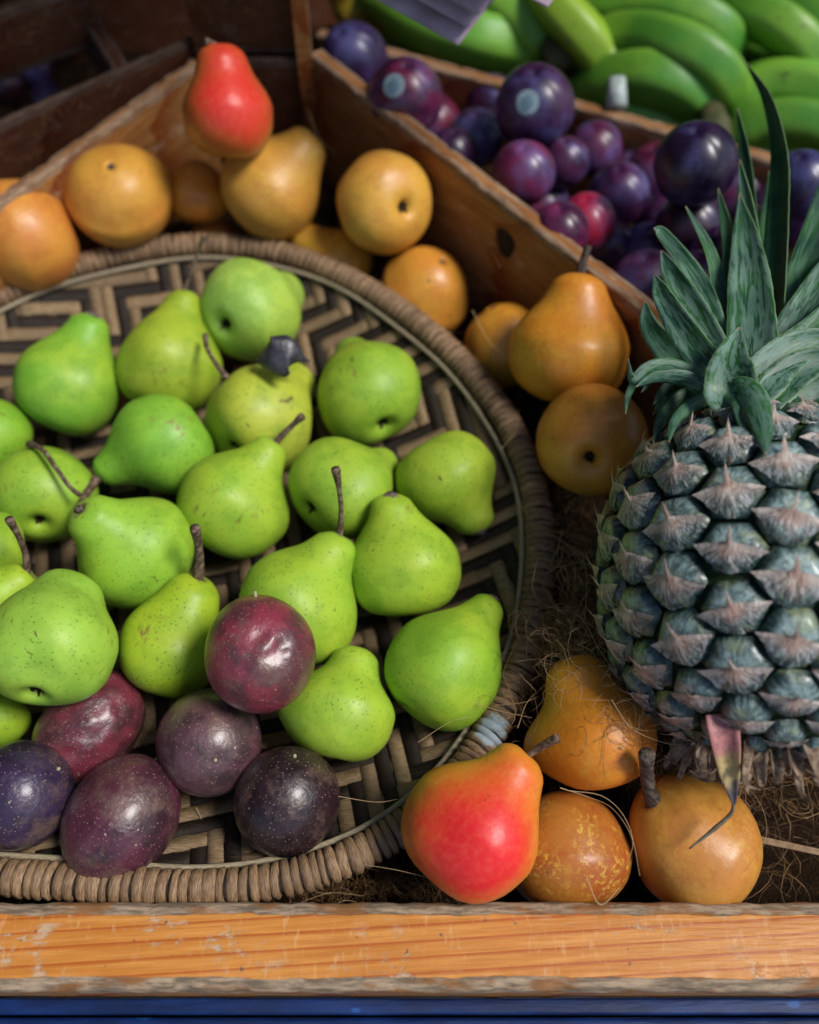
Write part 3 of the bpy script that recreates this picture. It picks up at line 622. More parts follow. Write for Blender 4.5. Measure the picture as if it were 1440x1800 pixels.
GROUPS = {'green_pear': ('pear', 'green pears in the basket'), 'passion_fruit': ('passion fruit', 'passion fruit in the basket'), 'golden_pear': ('pear', 'golden and red pears around the basket'), 'plum': ('plum', 'plums in the right bin')}
MSK = simple('sticker_paper', (.34, .42, .44), .5, .4); MSKI = simple('sticker_print', (.10, .20, .27), .5, .4)
def build(q, idx):
    s = q['r'] * q['d'] / F; Mw = place_M(q['px'], q['py'], q['d'], q['phi'], q['tilt'])
    if q['kind'] in ('green_pear', 'golden_pear'):
        pr = pear_prof(q['NL'], q['NR']); nz = .068 if q['kind'] == 'green_pear' else .045
        bd = RNG.uniform(.03, .13) if q['NL'] > .95 else .03
        V, Fc, ax, z0, z1 = revolve(pr, 60, s, 100 + idx, bd, RNG.uniform(0, 6.28), q.get('bumps', ()), nz)
        b = np.array(q.get('blush', (0, 0, 1)), float); b /= np.linalg.norm(b) + 1e-9
        bl = np.clip(((V / s) @ b) * .75 + .25, 0, 1.2)
        mt = MG if q['kind'] == 'green_pear' else MY
        top = Vector(V[-30:].mean(0)); bot = Vector(V[:60].mean(0))
    else:
        e = q['el']; k = .10 if q['kind'] == 'plum' else .03
        t = np.linspace(-math.pi / 2, math.pi / 2, 15); pr = [(e * math.sin(a), math.cos(a)) for a in t]
        pr[-1] = (e - k, 0); pr[-2] = (pr[-2][0] - k * .1, pr[-2][1])
        V, Fc, ax, z0, z1 = revolve(pr, 64, s, 300 + idx, 0, 0, q.get('bumps', ()), .018 if q['kind'] == 'plum' else .022, wr_=q['wr'])
        if q['kind'] == 'plum':     # the seam
            a = np.arctan2(V[:, 1], V[:, 0]); V[:, :2] *= (1 - .05 * np.exp(-(a - .9) ** 2 / .02))[:, None]
        bl = ax * 0; mt = MPF if q['kind'] == 'passion_fruit' else MPL; top = Vector((0, 0, z1)); bot = Vector((0, 0, z0))
    o = obj(q['kind'], mesh(q['kind'], V, Fc, mt, True, {'ax': ax, 'blush': bl})); o.matrix_world = Mw
    o.color = (*q['col'], 1); o['redness'] = float(q.get('red', 0)); o['russet'] = float(q.get('rus', 0))
    cat, grp = GROUPS[q['kind']]; tagit(o, q['label'], cat, grp)
    if q['kind'] in ('green_pear', 'golden_pear'):
        c = obj('calyx', calyx_mesh(s * RNG.uniform(.9, 1.1)), o, Matrix.Translation((bot.x, bot.y, -.70 * s)))
        if q.get('stem'):
            st = Mw @ Vector((top.x, top.y, top.z - .03 * s)); d0 = depth_of(st)
            stem_from(o, Mw, st, q['stem'], d0, q['sr'], MSR if q.get('smat') else MS, q.get('dto', .01))
        elif not q.get('cal'):
            V2, F2 = tube(catmull([(top.x, top.y, top.z - .03 * s), (top.x, top.y, top.z + .04 * s), (top.x + .03 * s, top.y, top.z + .09 * s)], 7), [.055 * s, .06 * s, .05 * s, .05 * s, .06 * s, .07 * s, .05 * s], 8)
            obj('stem', mesh('stem', V2, F2, MSR), o)
        if q.get('scar'):
            V2 = [(0, 0, .016 * s)] + [(s * .15 * rr_ * math.cos(a) * (1 + .2 * math.sin(3 * a)), s * .13 * rr_ * math.sin(a), s * (.02 if rr_ < 1 else -.035)) for rr_ in (.75, 1.3) for a in np.linspace(0, 6.283, 16, endpoint=False)]
            F2 = [(0, 1 + i, 1 + (i + 1) % 16) for i in range(16)] + [(1 + i, 17 + i, 17 + (i + 1) % 16, 1 + (i + 1) % 16) for i in range(16)]
            obj('stem_scar', mesh('stem_scar', V2, F2, simple('scar_cork', (.12, .085, .065), .85, .2, (.26, .22, .20), 700, .5)), o, Matrix.Translation((top.x, top.y, top.z + .055 * s)))
    if q['kind'] == 'passion_fruit':
        zt = z1 if q.get('nub') else z1
        V2, F2 = tube([(0, 0, zt - .03 * s), (0, 0, zt + .02 * s), (.01 * s, 0, zt + (.10 if q.get('nub') else .035) * s)], [.045 * s, .035 * s, .03 * s], 7)
        obj('stem_stub', mesh('stem_stub', V2, F2, simple('stub', (.38, .33, .20), .7, .3)), o)
    if q.get('stk'):
        x, y = q['stk']; inv = Mw.inverted(); r3 = ray(x, y); oc = CAM - pos(q); a_ = r3 @ r3; b_ = 2 * oc @ r3; c_ = oc @ oc - (s * 1.01) ** 2
        hit = CAM + r3 * ((-b_ - math.sqrt(max(0, b_ * b_ - 4 * a_ * c_))) / (2 * a_)); nz_ = nrm(hit - pos(q))
        m4 = basis_from_z(nz_, pos(q), (0, 0, 1)); rs = .0086
        def cap(r0, r1, lift, a0=0, a1=6.2832, n=28):
            V2 = []; F2 = []
            for i, a in enumerate(np.linspace(a0, a1, n)):
                for rr_ in (r0, (r0 + r1) / 2, r1): V2.append((rr_ * math.cos(a), rr_ * math.sin(a), math.sqrt((s * 1.01 + lift) ** 2 - rr_ ** 2)))
            for i in range(n - 1):
                for k in (0, 1): F2.append((i * 3 + k, i * 3 + k + 1, i * 3 + k + 4, i * 3 + k + 3))
            return V2, F2
        stq = obj('sticker', mesh('sticker', *cap(0.00001, rs, .0007), MSK), o, inv @ m4)
        V2, F2 = cap(rs * .80, rs * .90, .0010)
        for k in range(5):        # blurred lines of print
            yy = (k - 2) * rs * .26; hw = math.sqrt(max(0, (rs * .62) ** 2 - yy * yy)); b0 = len(V2)
            for xx in np.linspace(-hw, hw, 5):
                for dy in (-.08, .08): V2.append((xx, yy + dy * rs, math.sqrt((s * 1.01 + .0010) ** 2 - xx * xx - yy * yy)))
            for i in range(4): F2.append((b0 + 2 * i, b0 + 2 * i + 2, b0 + 2 * i + 3, b0 + 2 * i + 1))
        obj('print', mesh('print', V2, F2, MSKI), stq)
    return o
OB = [build(q, i) for i, q in enumerate(FRUIT)]
def byl(s): return next((o, q) for o, q in zip(OB, FRUIT) if s in q['label'])

# long curved stem over the left pear, and the loose twig and dry leaf on top
o, q = byl('long dark curved stem lying'); Mw = o.matrix_world.copy()
d0 = q['d'] - q['r'] * q['d'] / F
pts = [U(x, y, d) for (x, y), d in zip([(52, 781), (74, 790), (98, 822), (122, 855), (140, 870)], [d0 + .020, d0 + .004, d0 - .002, d0 - .004, d0 - .004])]
c = catmull(pts, 26); V, Fc = tube(c, np.interp(np.linspace(0, 1, 26), [0, .15, .8, 1], [.0026, .0016, .0014, .0018]), 8); inv = Mw.inverted()
obj('stem', mesh('stem', [inv @ Vector(p) for p in V], Fc, MS), o)
d0 = depth_of(pos(byl('yellow-green mottled')[1])) - .036
pts = [U(x, y, d) for (x, y), d in zip([(361, 589), (364, 612), (380, 640), (399, 664)], [d0 + .03, d0 + .02, d0 + .012, d0 + .012])]
c = catmull(pts, 20); V, Fc = tube(c - c[0], np.interp(np.linspace(0, 1, 20), [0, .5, .9, 1], [.0020, .0014, .0020, .0024]), 8)
t = obj('loose_stem', mesh('loose_stem', V, Fc, MS), None, Matrix.Translation(Vector(c[0]))); tagit(t, 'thin curved brown stem lying between pears beside the pale green one', 'stem')

LS = []
def leaf_mesh(name, path, width, wprof, mat, chan=.25, across=7, viewup=None, twist=0.0, edge_spikes=0, thick=.0006, wob=0):
    """strap leaf along path; the flat side faces viewup(point)"""
    LS.clear(); c = catmull(path, 34); T = np.gradient(c, axis=0); T /= np.linalg.norm(T, axis=1)[:, None]; V = []; Fc = []; at = []; aw = []
    n = len(c); tws = np.linspace(twist if np.ndim(twist) == 0 else twist[0], twist if np.ndim(twist) == 0 else twist[1], n)
    for i in range(n):
        t = i / (n - 1); vu = nrm(CAM - c[i]) if viewup is None else np.array(viewup); sd = nrm(np.cross(T[i], vu)); nm = nrm(np.cross(sd, T[i]))
        a = tws[i]; sd, nm = sd * math.cos(a) + nm * math.sin(a), nm * math.cos(a) - sd * math.sin(a)
        w_ = width * np.interp(t, wprof[0], wprof[1])
        for j in range(across):
            s = 2 * j / (across - 1) - 1; sp = (1 + edge_spikes * (.03 if i % 2 else 0)) if abs(s) > .99 else 1
            V.append(c[i] + sd * s * w_ * .5 * sp + nm * (chan * w_ * .5 * s * s + wob * w_ * math.sin(t * 9 + s * 2))); at.append(t); aw.append(abs(s)); LS.append(s)
    for i in range(n - 1):
        for j in range(across - 1): a = i * across + j; Fc.append((a, a + 1, a + across + 1, a + across))
    nv = len(V); V = np.array(V)
    # give it thickness
    me0 = mesh(name, V, Fc, mat); nr = np.array([list(v.normal) for v in me0.vertices]); bpy.data.meshes.remove(me0)
    V2 = np.vstack([V, V - nr * thick]); F2 = list(Fc) + [tuple(x + nv for x in q[::-1]) for q in Fc]
    for i in range(n - 1):
        a, b = i * across, (i + 1) * across; F2.append((a, b, b + nv, a + nv)); a += across - 1; b += across - 1; F2.append((b, a, a + nv, b + nv))
    return V2, F2, np.r_[at, at], np.r_[aw, aw]

MDL = simple('dry_leaf', (.030, .028, .036), .38, .5, (.075, .07, .085), 90, .5)
dl = depth_of(pos(byl('yellow-green mottled')[1])) - .044
V, Fc, at, aw = leaf_mesh('dry_leaf', [U(545, 636, dl + .012), U(510, 622, dl), U(480, 630, dl), U(448, 634, dl + .01)], .027, ([0, .10, .35, .6, .85, 1], [.05, .12, .85, 1, .5, .02]), MDL, -.22, wob=.03)
b0 = V.mean(0); t = obj('dry_leaf', mesh('dry_leaf', V - b0, Fc, MDL), None, Matrix.Translation(Vector(b0))); tagit(t, 'curled dark grey dry leaf resting between green pears', 'leaf')

# ------------------------------------------------------------ pineapple
pine = empty('pineapple', U(1330, 1318, .45))
tagit(pine, 'whole pineapple with green spiky crown lying at the right of the bin', 'pineapple')
PI_ = Matrix.Translation(-pine.location)
RP = .0794; DP = .455; pc = U(1338, 1018, DP); za = axis_of(1338, 1018, 92.5, -6); HL = .088
x_, u_, b_ = frame(1338, 1018); xa = nrm(np.cross(u_ * 0 + b_, za)); xa = xa if xa @ x_ > 0 else -xa; ya = np.cross(za, xa)   # ya points away from / toward camera
if ya @ b_ < 0: ya = -ya
ya = nrm(ya - za * (ya @ za))
def prad(s): s = min(abs(s), .9999); return RP * (1 - s ** 2.5) ** (1 / 2.2)
def psurf(s, a):        # a=0 faces the camera, grows towards +x of the picture
    r = prad(s); n2 = math.cos(a) * ya + math.sin(a) * xa; return pc + za * s * HL + n2 * r, n2
mc = M('pineapple_rind'); v, oi = mc.randvec(); vv = mc.tc.outputs['Object']
ln = mc.n('VectorMath', {0: mc.map(vv, (1, 1, 0))}, operation='LENGTH').outputs['Value']
rad = mc.math('DIVIDE', ln, .0150)
ang = mc.n('TexGradient', {0: vv}, gradient_type='RADIAL').outputs['Fac']
stre = mc.noise(mc.n('CombineXYZ', {0: mc.math('MULTIPLY', ang, 22.0), 1: mc.math('MULTIPLY', rad, 1.4), 2: mc.math('MULTIPLY', oi.outputs['Random'], 30.0)}).outputs[0], 1.6, 4, .6)
nn_ = mc.noise(v, 300, 4, .65)
c = mc.mix(mc.step(mc.math('ADD', rad, mc.math('MULTIPLY', mc.math('SUBTRACT', stre, .5), .9)), .35, .95), (.30, .42, .40), (.004, .024, .020))
c = mc.mix(mc.math('MULTIPLY', mc.step(nn_, .46, .60), .65), c, (.035, .075, .075))
c = mc.mix(mc.math('MULTIPLY', mc.step(mc.noise(v, 70, 3), .52, .66), .5), c, (.30, .34, .16))
c = mc.mix(mc.step(rad, .93, 1.05), c, (.012, .030, .010))
mc.bump(mc.math('ADD', mc.math('MULTIPLY', stre, .8), nn_), .6, .0015)
MPR = mc.out(c, mc.math('ADD', .22, mc.math('MULTIPLY', nn_, .22)), .6, Coat_Weight=.35, Coat_Roughness=.18)
mb = M('pineapple_bract'); v, oi = mb.randvec(); vv = mb.tc.outputs['Object']; bx = mb.attr('bx').outputs['Fac']; by = mb.attr('by').outputs['Fac']
st2 = mb.noise(mb.map(v, (1, .22, 1)), 520, 4, .65)
c = mb.mix(mb.step(st2, .36, .62), (.06, .09, .095), (.46, .48, .49))
c = mb.mix(mb.math('MULTIPLY', mb.step(mb.noise(v, 90, 4, .7), .46, .62), .7), c, (.10, .12, .12))
pk = mb.math('MULTIPLY', mb.math('SUBTRACT', 1.0, mb.step(bx, .05, .55)), mb.step(by, .30, .80))
c = mb.mix(mb.math('MULTIPLY', mb.step(by, .66, .80), .7), c, (.62, .50, .42))
c = mb.mix(mb.math('MULTIPLY', pk, .75), c, mb.mix(mb.step(mb.noise(v, 130, 3), .4, .6), (.62, .36, .27), (.84, .70, .58)))
c = mb.mix(mb.math('MULTIPLY', mb.math('SUBTRACT', 1.0, mb.step(mb.math('ADD', by, mb.math('MULTIPLY', st2, .5)), .45, 1.02)), .9), c, mb.mix(mb.step(st2, .4, .6), (.015, .045, .038), (.16, .23, .21)))
c = mb.mix(mb.math('MULTIPLY', mb.step(mb.noise(mb.map(v, (1, .3, 1)), 260, 3), .60, .68), .6), c, (.12, .07, .05))
rs_ = mb.noise(mb.n('CombineXYZ', {0: mb.math('MULTIPLY', mb.attr('ba').outputs['Fac'], 2.4), 1: mb.math('MULTIPLY', by, .5), 2: mb.math('MULTIPLY', oi.outputs['Random'], 60.0)}).outputs[0], 2.2, 3, .6)
c = mb.mix(mb.math('MULTIPLY', mb.step(rs_, .54, .62), .75), c, mb.mix(mb.step(nbx := mb.noise(v, 150, 2), .4, .6), (.16, .075, .045), (.035, .035, .03)))
c = mb.mix(mb.math('MULTIPLY', mb.math('SUBTRACT', 1.0, mb.step(rs_, .36, .44)), .6), c, (.64, .57, .50))
mb.bump(mb.math('ADD', st2, mb.math('MULTIPLY', rs_, 1.5)), .8, .0014)
MPB = mb.out(c, .55, .35)
# core body
V, Fc = [], []
for i, s in enumerate(np.linspace(-1, 1, 40)):
    for k in range(48):
        a = 2 * math.pi * k / 48; p, n2 = psurf(s, a); V.append(p - n2 * min(.004, prad(s) * .5))
Fc = [(i * 48 + k, i * 48 + (k + 1) % 48, (i + 1) * 48 + (k + 1) % 48, (i + 1) * 48 + k) for i in range(39) for k in range(48)]
obj('core', mesh('core', V, Fc, simple('rind_gap', (.012, .030, .010), .7, .2, (.03, .05, .015), 200)), pine, PI_)
# fruitlet meshes
W0, H0 = .0139, .0158      # half width / half height of one eye
fms = []
for k in range(6):
    V, Fc = [(0, 0, .0040)], []; na, nr_ = 18, 5
    for i in range(1, nr_ + 1):
        rho = i / nr_
        for j in range(na):
            a = 2 * math.pi * j / na; hx = 1 / max(abs(math.cos(a - math.pi / 6)), abs(math.sin(a)), abs(math.cos(a + math.pi / 6))) * .90 + .06
            z = .0030 * (1 - rho ** 4.5) + .0010 * (1 - rho) + .0012 * RNG.uniform(-1, 1) * .25 - (.0030 if i == nr_ else 0) - .0010 * math.exp(-(rho / .3) ** 2)
            V.append((rho * hx * .0142 * math.cos(a), rho * hx * .0130 * math.sin(a), z))
    for j in range(na): Fc.append((0, 1 + j, 1 + (j + 1) % na))
    for i in range(nr_ - 1):
        for j in range(na): a = 1 + i * na; Fc.append((a + j, a + na + j, a + na + (j + 1) % na, a + (j + 1) % na))
    fms.append(mesh('fruitlet', V, Fc, MPR))
bms = []
for k in range(8):
    rows = [(-.84, .12, .0000, -.0012), (-.72, .40, .0016, .0000), (-.52, .66, .0032, .0016), (-.32, .84, .0041, .0020), (-.16, 1.16, .0045, .0010), (-.08, .74, .0047, .0032), (-.02, .26, .0051, .0040), (.08, .105, .0062, .0056), (.30, .058, .0080, .0078), (.52, .010, .0092, .0092)]
    V, Fc, bx, by, ba = [], [], [], [], []; tw = RNG.uniform(-.18, .18); ln_ = RNG.uniform(.75, 1.15)
    for (y, hw, zc, ze) in rows:
        yy = y if y < .03 else .03 + (y - .03) * ln_
        for s in np.linspace(-1, 1, 7):
            rag = RNG.uniform(-.05, .05) * (1 if abs(s) > .9 else .3)
            V.append(((s * hw * (1 + rag) + (tw * max(0, y) ** 1.3)) * W0 * 1.04, (yy + .10 * s * s * (y > -.2) * (y < .02)) * H0, zc + (ze - zc) * abs(s) ** 1.2 + .0005 * math.sin(s * 9 + k) * (hw > .3) + .0004))
            bx.append(abs(s) * hw); by.append((y + .98) / 1.0); ba.append(max(-3, min(3, s * hw / max(.12, .02 - y))))
    for i in range(len(rows) - 1):
        for j in range(6): a = i * 7 + j; Fc.append((a, a + 1, a + 8, a + 7))
    bms.append(mesh('bract', V, Fc, MPB, True, {'bx': bx, 'by': by, 'ba': ba}))
NC = 20; cnt = 0
for cidx in range(NC):
    # walk along the meridian by arc length
    ss = np.linspace(-.985, .985, 400); pz = ss * HL; prr = np.array([prad(s) for s in ss]); arc = np.r_[0, np.cumsum(np.hypot(np.diff(pz), np.diff(prr)))]
    st = .0262; a0 = (cidx % 2) * .5 * st + .006
    for a_s in np.arange(a0, arc[-1] - .004, st):
        s = float(np.interp(a_s, arc, ss)); r = prad(s)
        ang_ = (cidx + .5) * 2 * math.pi / NC + RNG.uniform(-.012, .012)
        p, n2 = psurf(s, ang_); e = .004; s2 = min(.999, s + e); s1 = max(-.999, s - e)
        t_ = nrm(psurf(s2, ang_)[0] - psurf(s1, ang_)[0]); side = nrm(np.cross(t_, n2)); nn2 = nrm(np.cross(side, t_))
        if nn2 @ n2 < 0: nn2 = -nn2; 
        side = np.cross(t_, nn2)
        k = r / RP; kx = max(.28, k) * RNG.uniform(.93, 1.07); ky = (.55 + .45 * k) * RNG.uniform(.90, 1.08); tl = RNG.uniform(-.14, .14); side, t_ = side * math.cos(tl) + t_ * math.sin(tl), t_ * math.cos(tl) - side * math.sin(tl)
        m4 = mat4(side * kx, t_ * ky, nn2 * (.4 + .6 * k), p)
        fo = obj('fruitlet', fms[cnt % 6], pine, PI_ @ m4)
        obj('bract', bms[(cnt * 5 + cidx) % 8], fo, Matrix.Rotation(RNG.uniform(-.12, .12), 4, 'Z')); cnt += 1
print('fruitlets', cnt)

# crown
ml = M('crown_leaf'); v, oi = ml.randvec(); at_ = ml.attr('at').outputs['Fac']; aw_ = ml.attr('aw').outputs['Fac']
c = ml.mix(ml.step(ml.noise(ml.map(v, (1, 1, 1)), 50, 3), .35, .65), (.014, .062, .030), (.030, .12, .030))
lv = ml.n('CombineXYZ', {0: ml.math('MULTIPLY', at_, 3.5), 1: ml.math('MULTIPLY', ml.attr('sw').outputs['Fac'], 1.6), 2: ml.math('MULTIPLY', oi.outputs['Random'], 50.0)}).outputs[0]
blm = ml.step(ml.noise(lv, 2.2, 7, .68, .6), .44, .54)
strk = ml.noise(ml.map(lv, (.35, 9, 1)), 3.0, 3)
blm = ml.math('MULTIPLY', blm, ml.attr('bloom', 'OBJECT').outputs['Fac'])
c = ml.mix(blm, c, ml.mix(ml.step(ml.noise(v, 25, 3), .4, .6), (.085, .17, .125), (.15, .26, .20)))
c = ml.mix(ml.math('MULTIPLY', ml.step(aw_, .93, 1.0), .5), c, (.20, .30, .12))
c = ml.mix(ml.math('MULTIPLY', ml.step(at_, .955, .99), .8), c, (.30, .22, .13))
c = ml.mix(ml.math('MULTIPLY', ml.step(strk, .45, .65), .3), c, (.012, .05, .025))
fi = strk
ml.bump(fi, .25, .0006)
MLF = ml.out(c, ml.math('ADD', .34, ml.math('MULTIPLY', blm, .2)), .45)
crown = empty('crown', (0, 0, 0)); crown.parent = pine; crown.matrix_local = PI_
WP = ([0, .15, .5, .8, .95, 1], [.85, 1, .86, .50, .16, .02])
WS = ([0, .2, .5, .75, .92, 1], [.75, 1, .92, .55, .2, .02])
DC = .475   # depth of the crown's axis at its foot
def lf(pts, wpx, dto, tw=0, chan=.28, bloom=.8, wp=WP):
    """pts: picture points foot to tip; dto: how far each end stands in front of the crown axis"""
    n = len(pts); dts = np.interp(np.linspace(0, 1, n), np.linspace(0, 1, len(dto)), dto)
    W = [U(x, y, DC - dd_ + (700 - y) * .00016) for (x, y), dd_ in zip(pts, dts)]
    V, Fc, at, aw = leaf_mesh('leaf', W, wpx * .88 * (DC - np.mean(dto)) / F, wp, MLF, chan, 9, None, tw, 1, .0007)
    o = obj('leaf', mesh('leaf', V, Fc, MLF, True, {'at': at, 'aw': aw, 'sw': LS + LS}), crown); o['bloom'] = bloom; return o
# back leaves first
lf([(1345, 690), (1362, 520), (1372, 380), (1374, 270), (1352, 175), (1312, 112)], 62, (.0, .01, .0), (.5, .9), .45, .15)
lf([(1310, 680), (1320, 480), (1312, 300), (1296, 190)], 44, (-.01, -.01), (.2, .5), .3, .1)
lf([(1325, 690), (1345, 540), (1350, 420), (1360, 340), (1352, 300)], 60, (-.005, -.01), .1, .3, .2)
lf([(1310, 690), (1322, 520), (1316, 400), (1300, 280)], 62, (.01, .01), (.1, .3), .35, .75)
lf([(1320, 690), (1322, 600), (1314, 450), (1300, 340)], 100, (.022, .02), (-.1, .1), .35, .85, ([0, .3, .55, .8, .95, 1], [.9, 1, .85, .45, .12, .02]))
lf([(1290, 690), (1282, 560), (1284, 440), (1262, 330)], 48, (-.006, .0), (.3, .2), .3, .5)
lf([(1280, 690), (1268, 560), (1250, 450), (1206, 362)], 42, (.004, .014), (-.5, -.7), .4, .4)
lf([(1275, 690), (1262, 600), (1230, 500), (1168, 415), (1150, 400)], 48, (.012, .02), (-.1, -.4), .35, .8)
lf([(1270, 690), (1255, 620), (1215, 540), (1180, 480), (1162, 440)], 66, (.02, .03), (-.1, .1), .35, .9)
lf([(1270, 700), (1240, 640), (1200, 580), (1165, 520), (1150, 482)], 68, (.03, .035), (0, .3), .3, .85)
lf([(1262, 705), (1215, 650), (1170, 610), (1140, 570), (1134, 528)], 62, (.008, .015), (0, .2), .3, .6)
lf([(1275, 705), (1225, 665), (1180, 645), (1140, 648), (1112, 668), (1104, 630)], 38, (.03, .04), (0, .4), -.3, .7)
lf([(1275, 712), (1230, 680), (1195, 665), (1150, 665), (1118, 680)], 40, (.035, .045), (.3, .5), -.3, .8)
lf([(1265, 705), (1200, 660), (1140, 650), (1108, 690), (1100, 728)], 30, (.01, .015), (.6, .6), -.3, .5)
lf([(1270, 715), (1210, 700), (1170, 730), (1148, 780)], 44, (-.0, .012), (.3, .5), -.3, .4)
lf([(1300, 705), (1268, 690), (1218, 712), (1186, 742), (1176, 778)], 34, (.03, .045), (0, .2), -.4, .6)
# front short pale leaf and the folded one below it
lf([(1288, 715), (1285, 680), (1285, 630), (1300, 575)], 104, (.045, .055, .05), (0, 0), .5, .95, ([0, .25, .5, .8, .95, 1], [.7, .98, .85, .4, .12, .02]))
lf([(1290, 690), (1300, 688), (1325, 705), (1340, 750), (1346, 800)], 66, (.05, .062, .068), (0, .2), -.3, .8, ([0, .25, .5, .8, .95, 1], [.6, 1, .9, .55, .2, .02]))
lf([(1280, 690), (1298, 705), (1308, 745), (1316, 775)], 34, (.05, .06), (.4, .5), -.3, .6)
# right hand side
lf([(1340, 690), (1375, 600), (1415, 480), (1455, 340), (1480, 240)], 84, (.0, .01), (.2, .4), .35, .5)
lf([(1345, 690), (1380, 610), (1425, 520), (1480, 420)], 84, (.015, .02), (.1, .2), .35, .75)
lf([(1345, 695), (1385, 630), (1430, 580), (1500, 500)], 86, (.026, .03), (0, .2), .3, .8)
lf([(1320, 695), (1365, 640), (1415, 605), (1480, 590)], 92, (.036, .04), (0, .1), .3, .9)
lf([(1345, 705), (1390, 660), (1440, 635), (1500, 640)], 80, (.034, .04), (.1, .3), .3, .7)
lf([(1350, 712), (1400, 690), (1450, 680), (1500, 700)], 74, (.03, .035), (.2, .3), -.2, .5)
lf([(1355, 700), (1400, 650), (1450, 590), (1520, 560)], 70, (.018, .02), (.2, .3), .3, .6)
lf([(1355, 715), (1395, 715), (1418, 735), (1424, 775)], 50, (.03, .045), (.1, .3), -.3, .5)
lf([(1360, 705), (1400, 700), (1460, 720), (1500, 760)], 60, (.02, .03), (.1, .3), -.3, .4)
for k in range(16):         # short outer leaves round the foot
    a = R(-30 + 240 * k / 15); L_ = RNG.uniform(90, 150); x0, y0 = 1322 + 34 * math.cos(a), 702 - 10 * math.sin(a)
    lf([(x0, y0), (x0 + .5 * L_ * math.cos(a), y0 - 38 - .35 * L_ * math.sin(a)), (x0 + 1.0 * L_ * math.cos(a), y0 - 22 - .5 * L_ * math.sin(a)), (x0 + 1.25 * L_ * math.cos(a), y0 + 12 - .5 * L_ * math.sin(a))], RNG.uniform(30, 46), (-.02 + .02 * math.sin(a * 3), -.012), (RNG.uniform(-.2, .5), .3), -.25, RNG.uniform(.3, .9))
for k in range(12):         # inner rosette behind, fills the heart of the crown
    a = k * 2.4; rr_ = 30 + 6 * k; x = 1322 + rr_ * math.cos(a); lf([(1322 + 8 * math.cos(a), 700), (x, 600), (x + 28 * math.cos(a), 505 + 8 * k)], 50, (-.01 + .01 * math.sin(a), -.02 + .012 * math.sin(a)), (a % 1) - .5, .35, .3)

# dried bracts at the bottom end and the pink leaf hanging down
MDB = simple('dry_bract', (.10, .06, .04), .8, .2, (.36, .26, .18), 160, .5)
for k in range(34):
    a = R(-100) + R(200) * k / 33 + RNG.uniform(-.05, .05); p, n2 = psurf(-.90 - .06 * (k % 3) / 2, a); dz = -za
    q1 = p + dz * .006 + n2 * .004; q2 = q1 + dz * RNG.uniform(.005, .012) + n2 * RNG.uniform(-.002, .008); q3 = q2 + n2 * RNG.uniform(-.004, .007) + dz * RNG.uniform(-.003, .004) + xa * RNG.uniform(-.007, .007)
    V, Fc, at, aw = leaf_mesh('dried_bract', [p, q1, q2, q3], RNG.uniform(.004, .009), ([0, .3, .6, .85, 1], [1, .9, .5, .2, .03]), MDB, .3, 5, None, RNG.uniform(-.9, .9), 0, .0003)
    obj('dried_bract', mesh('dried_bract', V, Fc, MDB), pine, PI_)
mk = M('pink_leaf'); v, oi = mk.randvec(); at_ = mk.attr('at').outputs['Fac']
sa = mk.math('ADD', at_, mk.math('MULTIPLY', mk.math('SUBTRACT', mk.noise(v, 120, 4), .5), .3))
c = mk.mix(mk.step(sa, .35, .62), (.50, .20, .19), (.48, .36, .16)); c = mk.mix(mk.step(sa, .76, .86), c, (.08, .075, .09))
c = mk.mix(mk.math('MULTIPLY', mk.step(mk.noise(v, 300, 3), .5, .68), .5), c, (.14, .06, .05)); mk.bump(mk.noise(v, 500, 3), .5, .0008); MPK = mk.out(c, .5, .4)
dk_ = .403
V, Fc, at, aw = leaf_mesh('hanging_leaf', [U(1268, 1255, dk_), U(1275, 1300, dk_ - .002), U(1282, 1355, dk_ + .004), U(1291, 1415, dk_ + .006)], .0132, ([0, .15, .4, .7, .9, 1], [.95, 1, .86, .62, .26, .04]), MPK, .5, 7, None, 0, 0, .0008)
obj('hanging_leaf', mesh('hanging_leaf', V, Fc, MPK, True, {'at': at, 'aw': aw}), pine, PI_)
c = catmull([U(1290, 1412, dk_ + .012), U(1284, 1432, dk_ + .014), U(1250, 1462, dk_ + .016), U(1212, 1492, dk_ + .018)], 16)
V, Fc = tube(c, np.interp(np.linspace(0, 1, 16), [0, .6, 1], [.0008, .0011, .0004]), 6); obj('dry_tip', mesh('dry_tip', V, Fc, simple('dry_tip', (.12, .10, .07), .7, .3, (.2, .18, .12), 200)), pine, PI_)

# ------------------------------------------------------------ bananas
def banana(parent, inv, pts, rpx, zs, col):
    n = len(pts); z = np.interp(np.linspace(0, 1, n), np.linspace(0, 1, len(zs)), zs)
    W = [P(x, y, zz - .034) for (x, y), zz in zip(pts, z)]; c = catmull(W, 30); rad = rpx * depth_of(W[n // 2]) / F
    prof = np.interp(np.linspace(0, 1, 30), [0, .06, .18, .5, .78, .88, .94, .975, 1], [.55, .75, .98, 1.06, 1.04, .94, .72, .42, .20])
    sect = [1.08 if k % 4 == 0 else (.94 if k % 4 == 2 else .965) for k in range(20)]
    V, Fc = tube(c, rad * prof, 20, True, sect); at = np.repeat(np.linspace(0, 1, 30), 20); rg = np.tile([1.0 if k % 4 == 0 else 0.0 for k in range(20)], 30)
    o = obj('banana', mesh('banana', [inv @ Vector(q) for q in V], Fc, MB_, True, {'ax': at, 'rg': rg}), parent); o.color = (*col, 1); return o
gb = (.070, .24, .024); gb2 = (.12, .34, .035); gy = (.25, .40, .03); ye = (.62, .38, .01); gd = (.035, .13, .014)
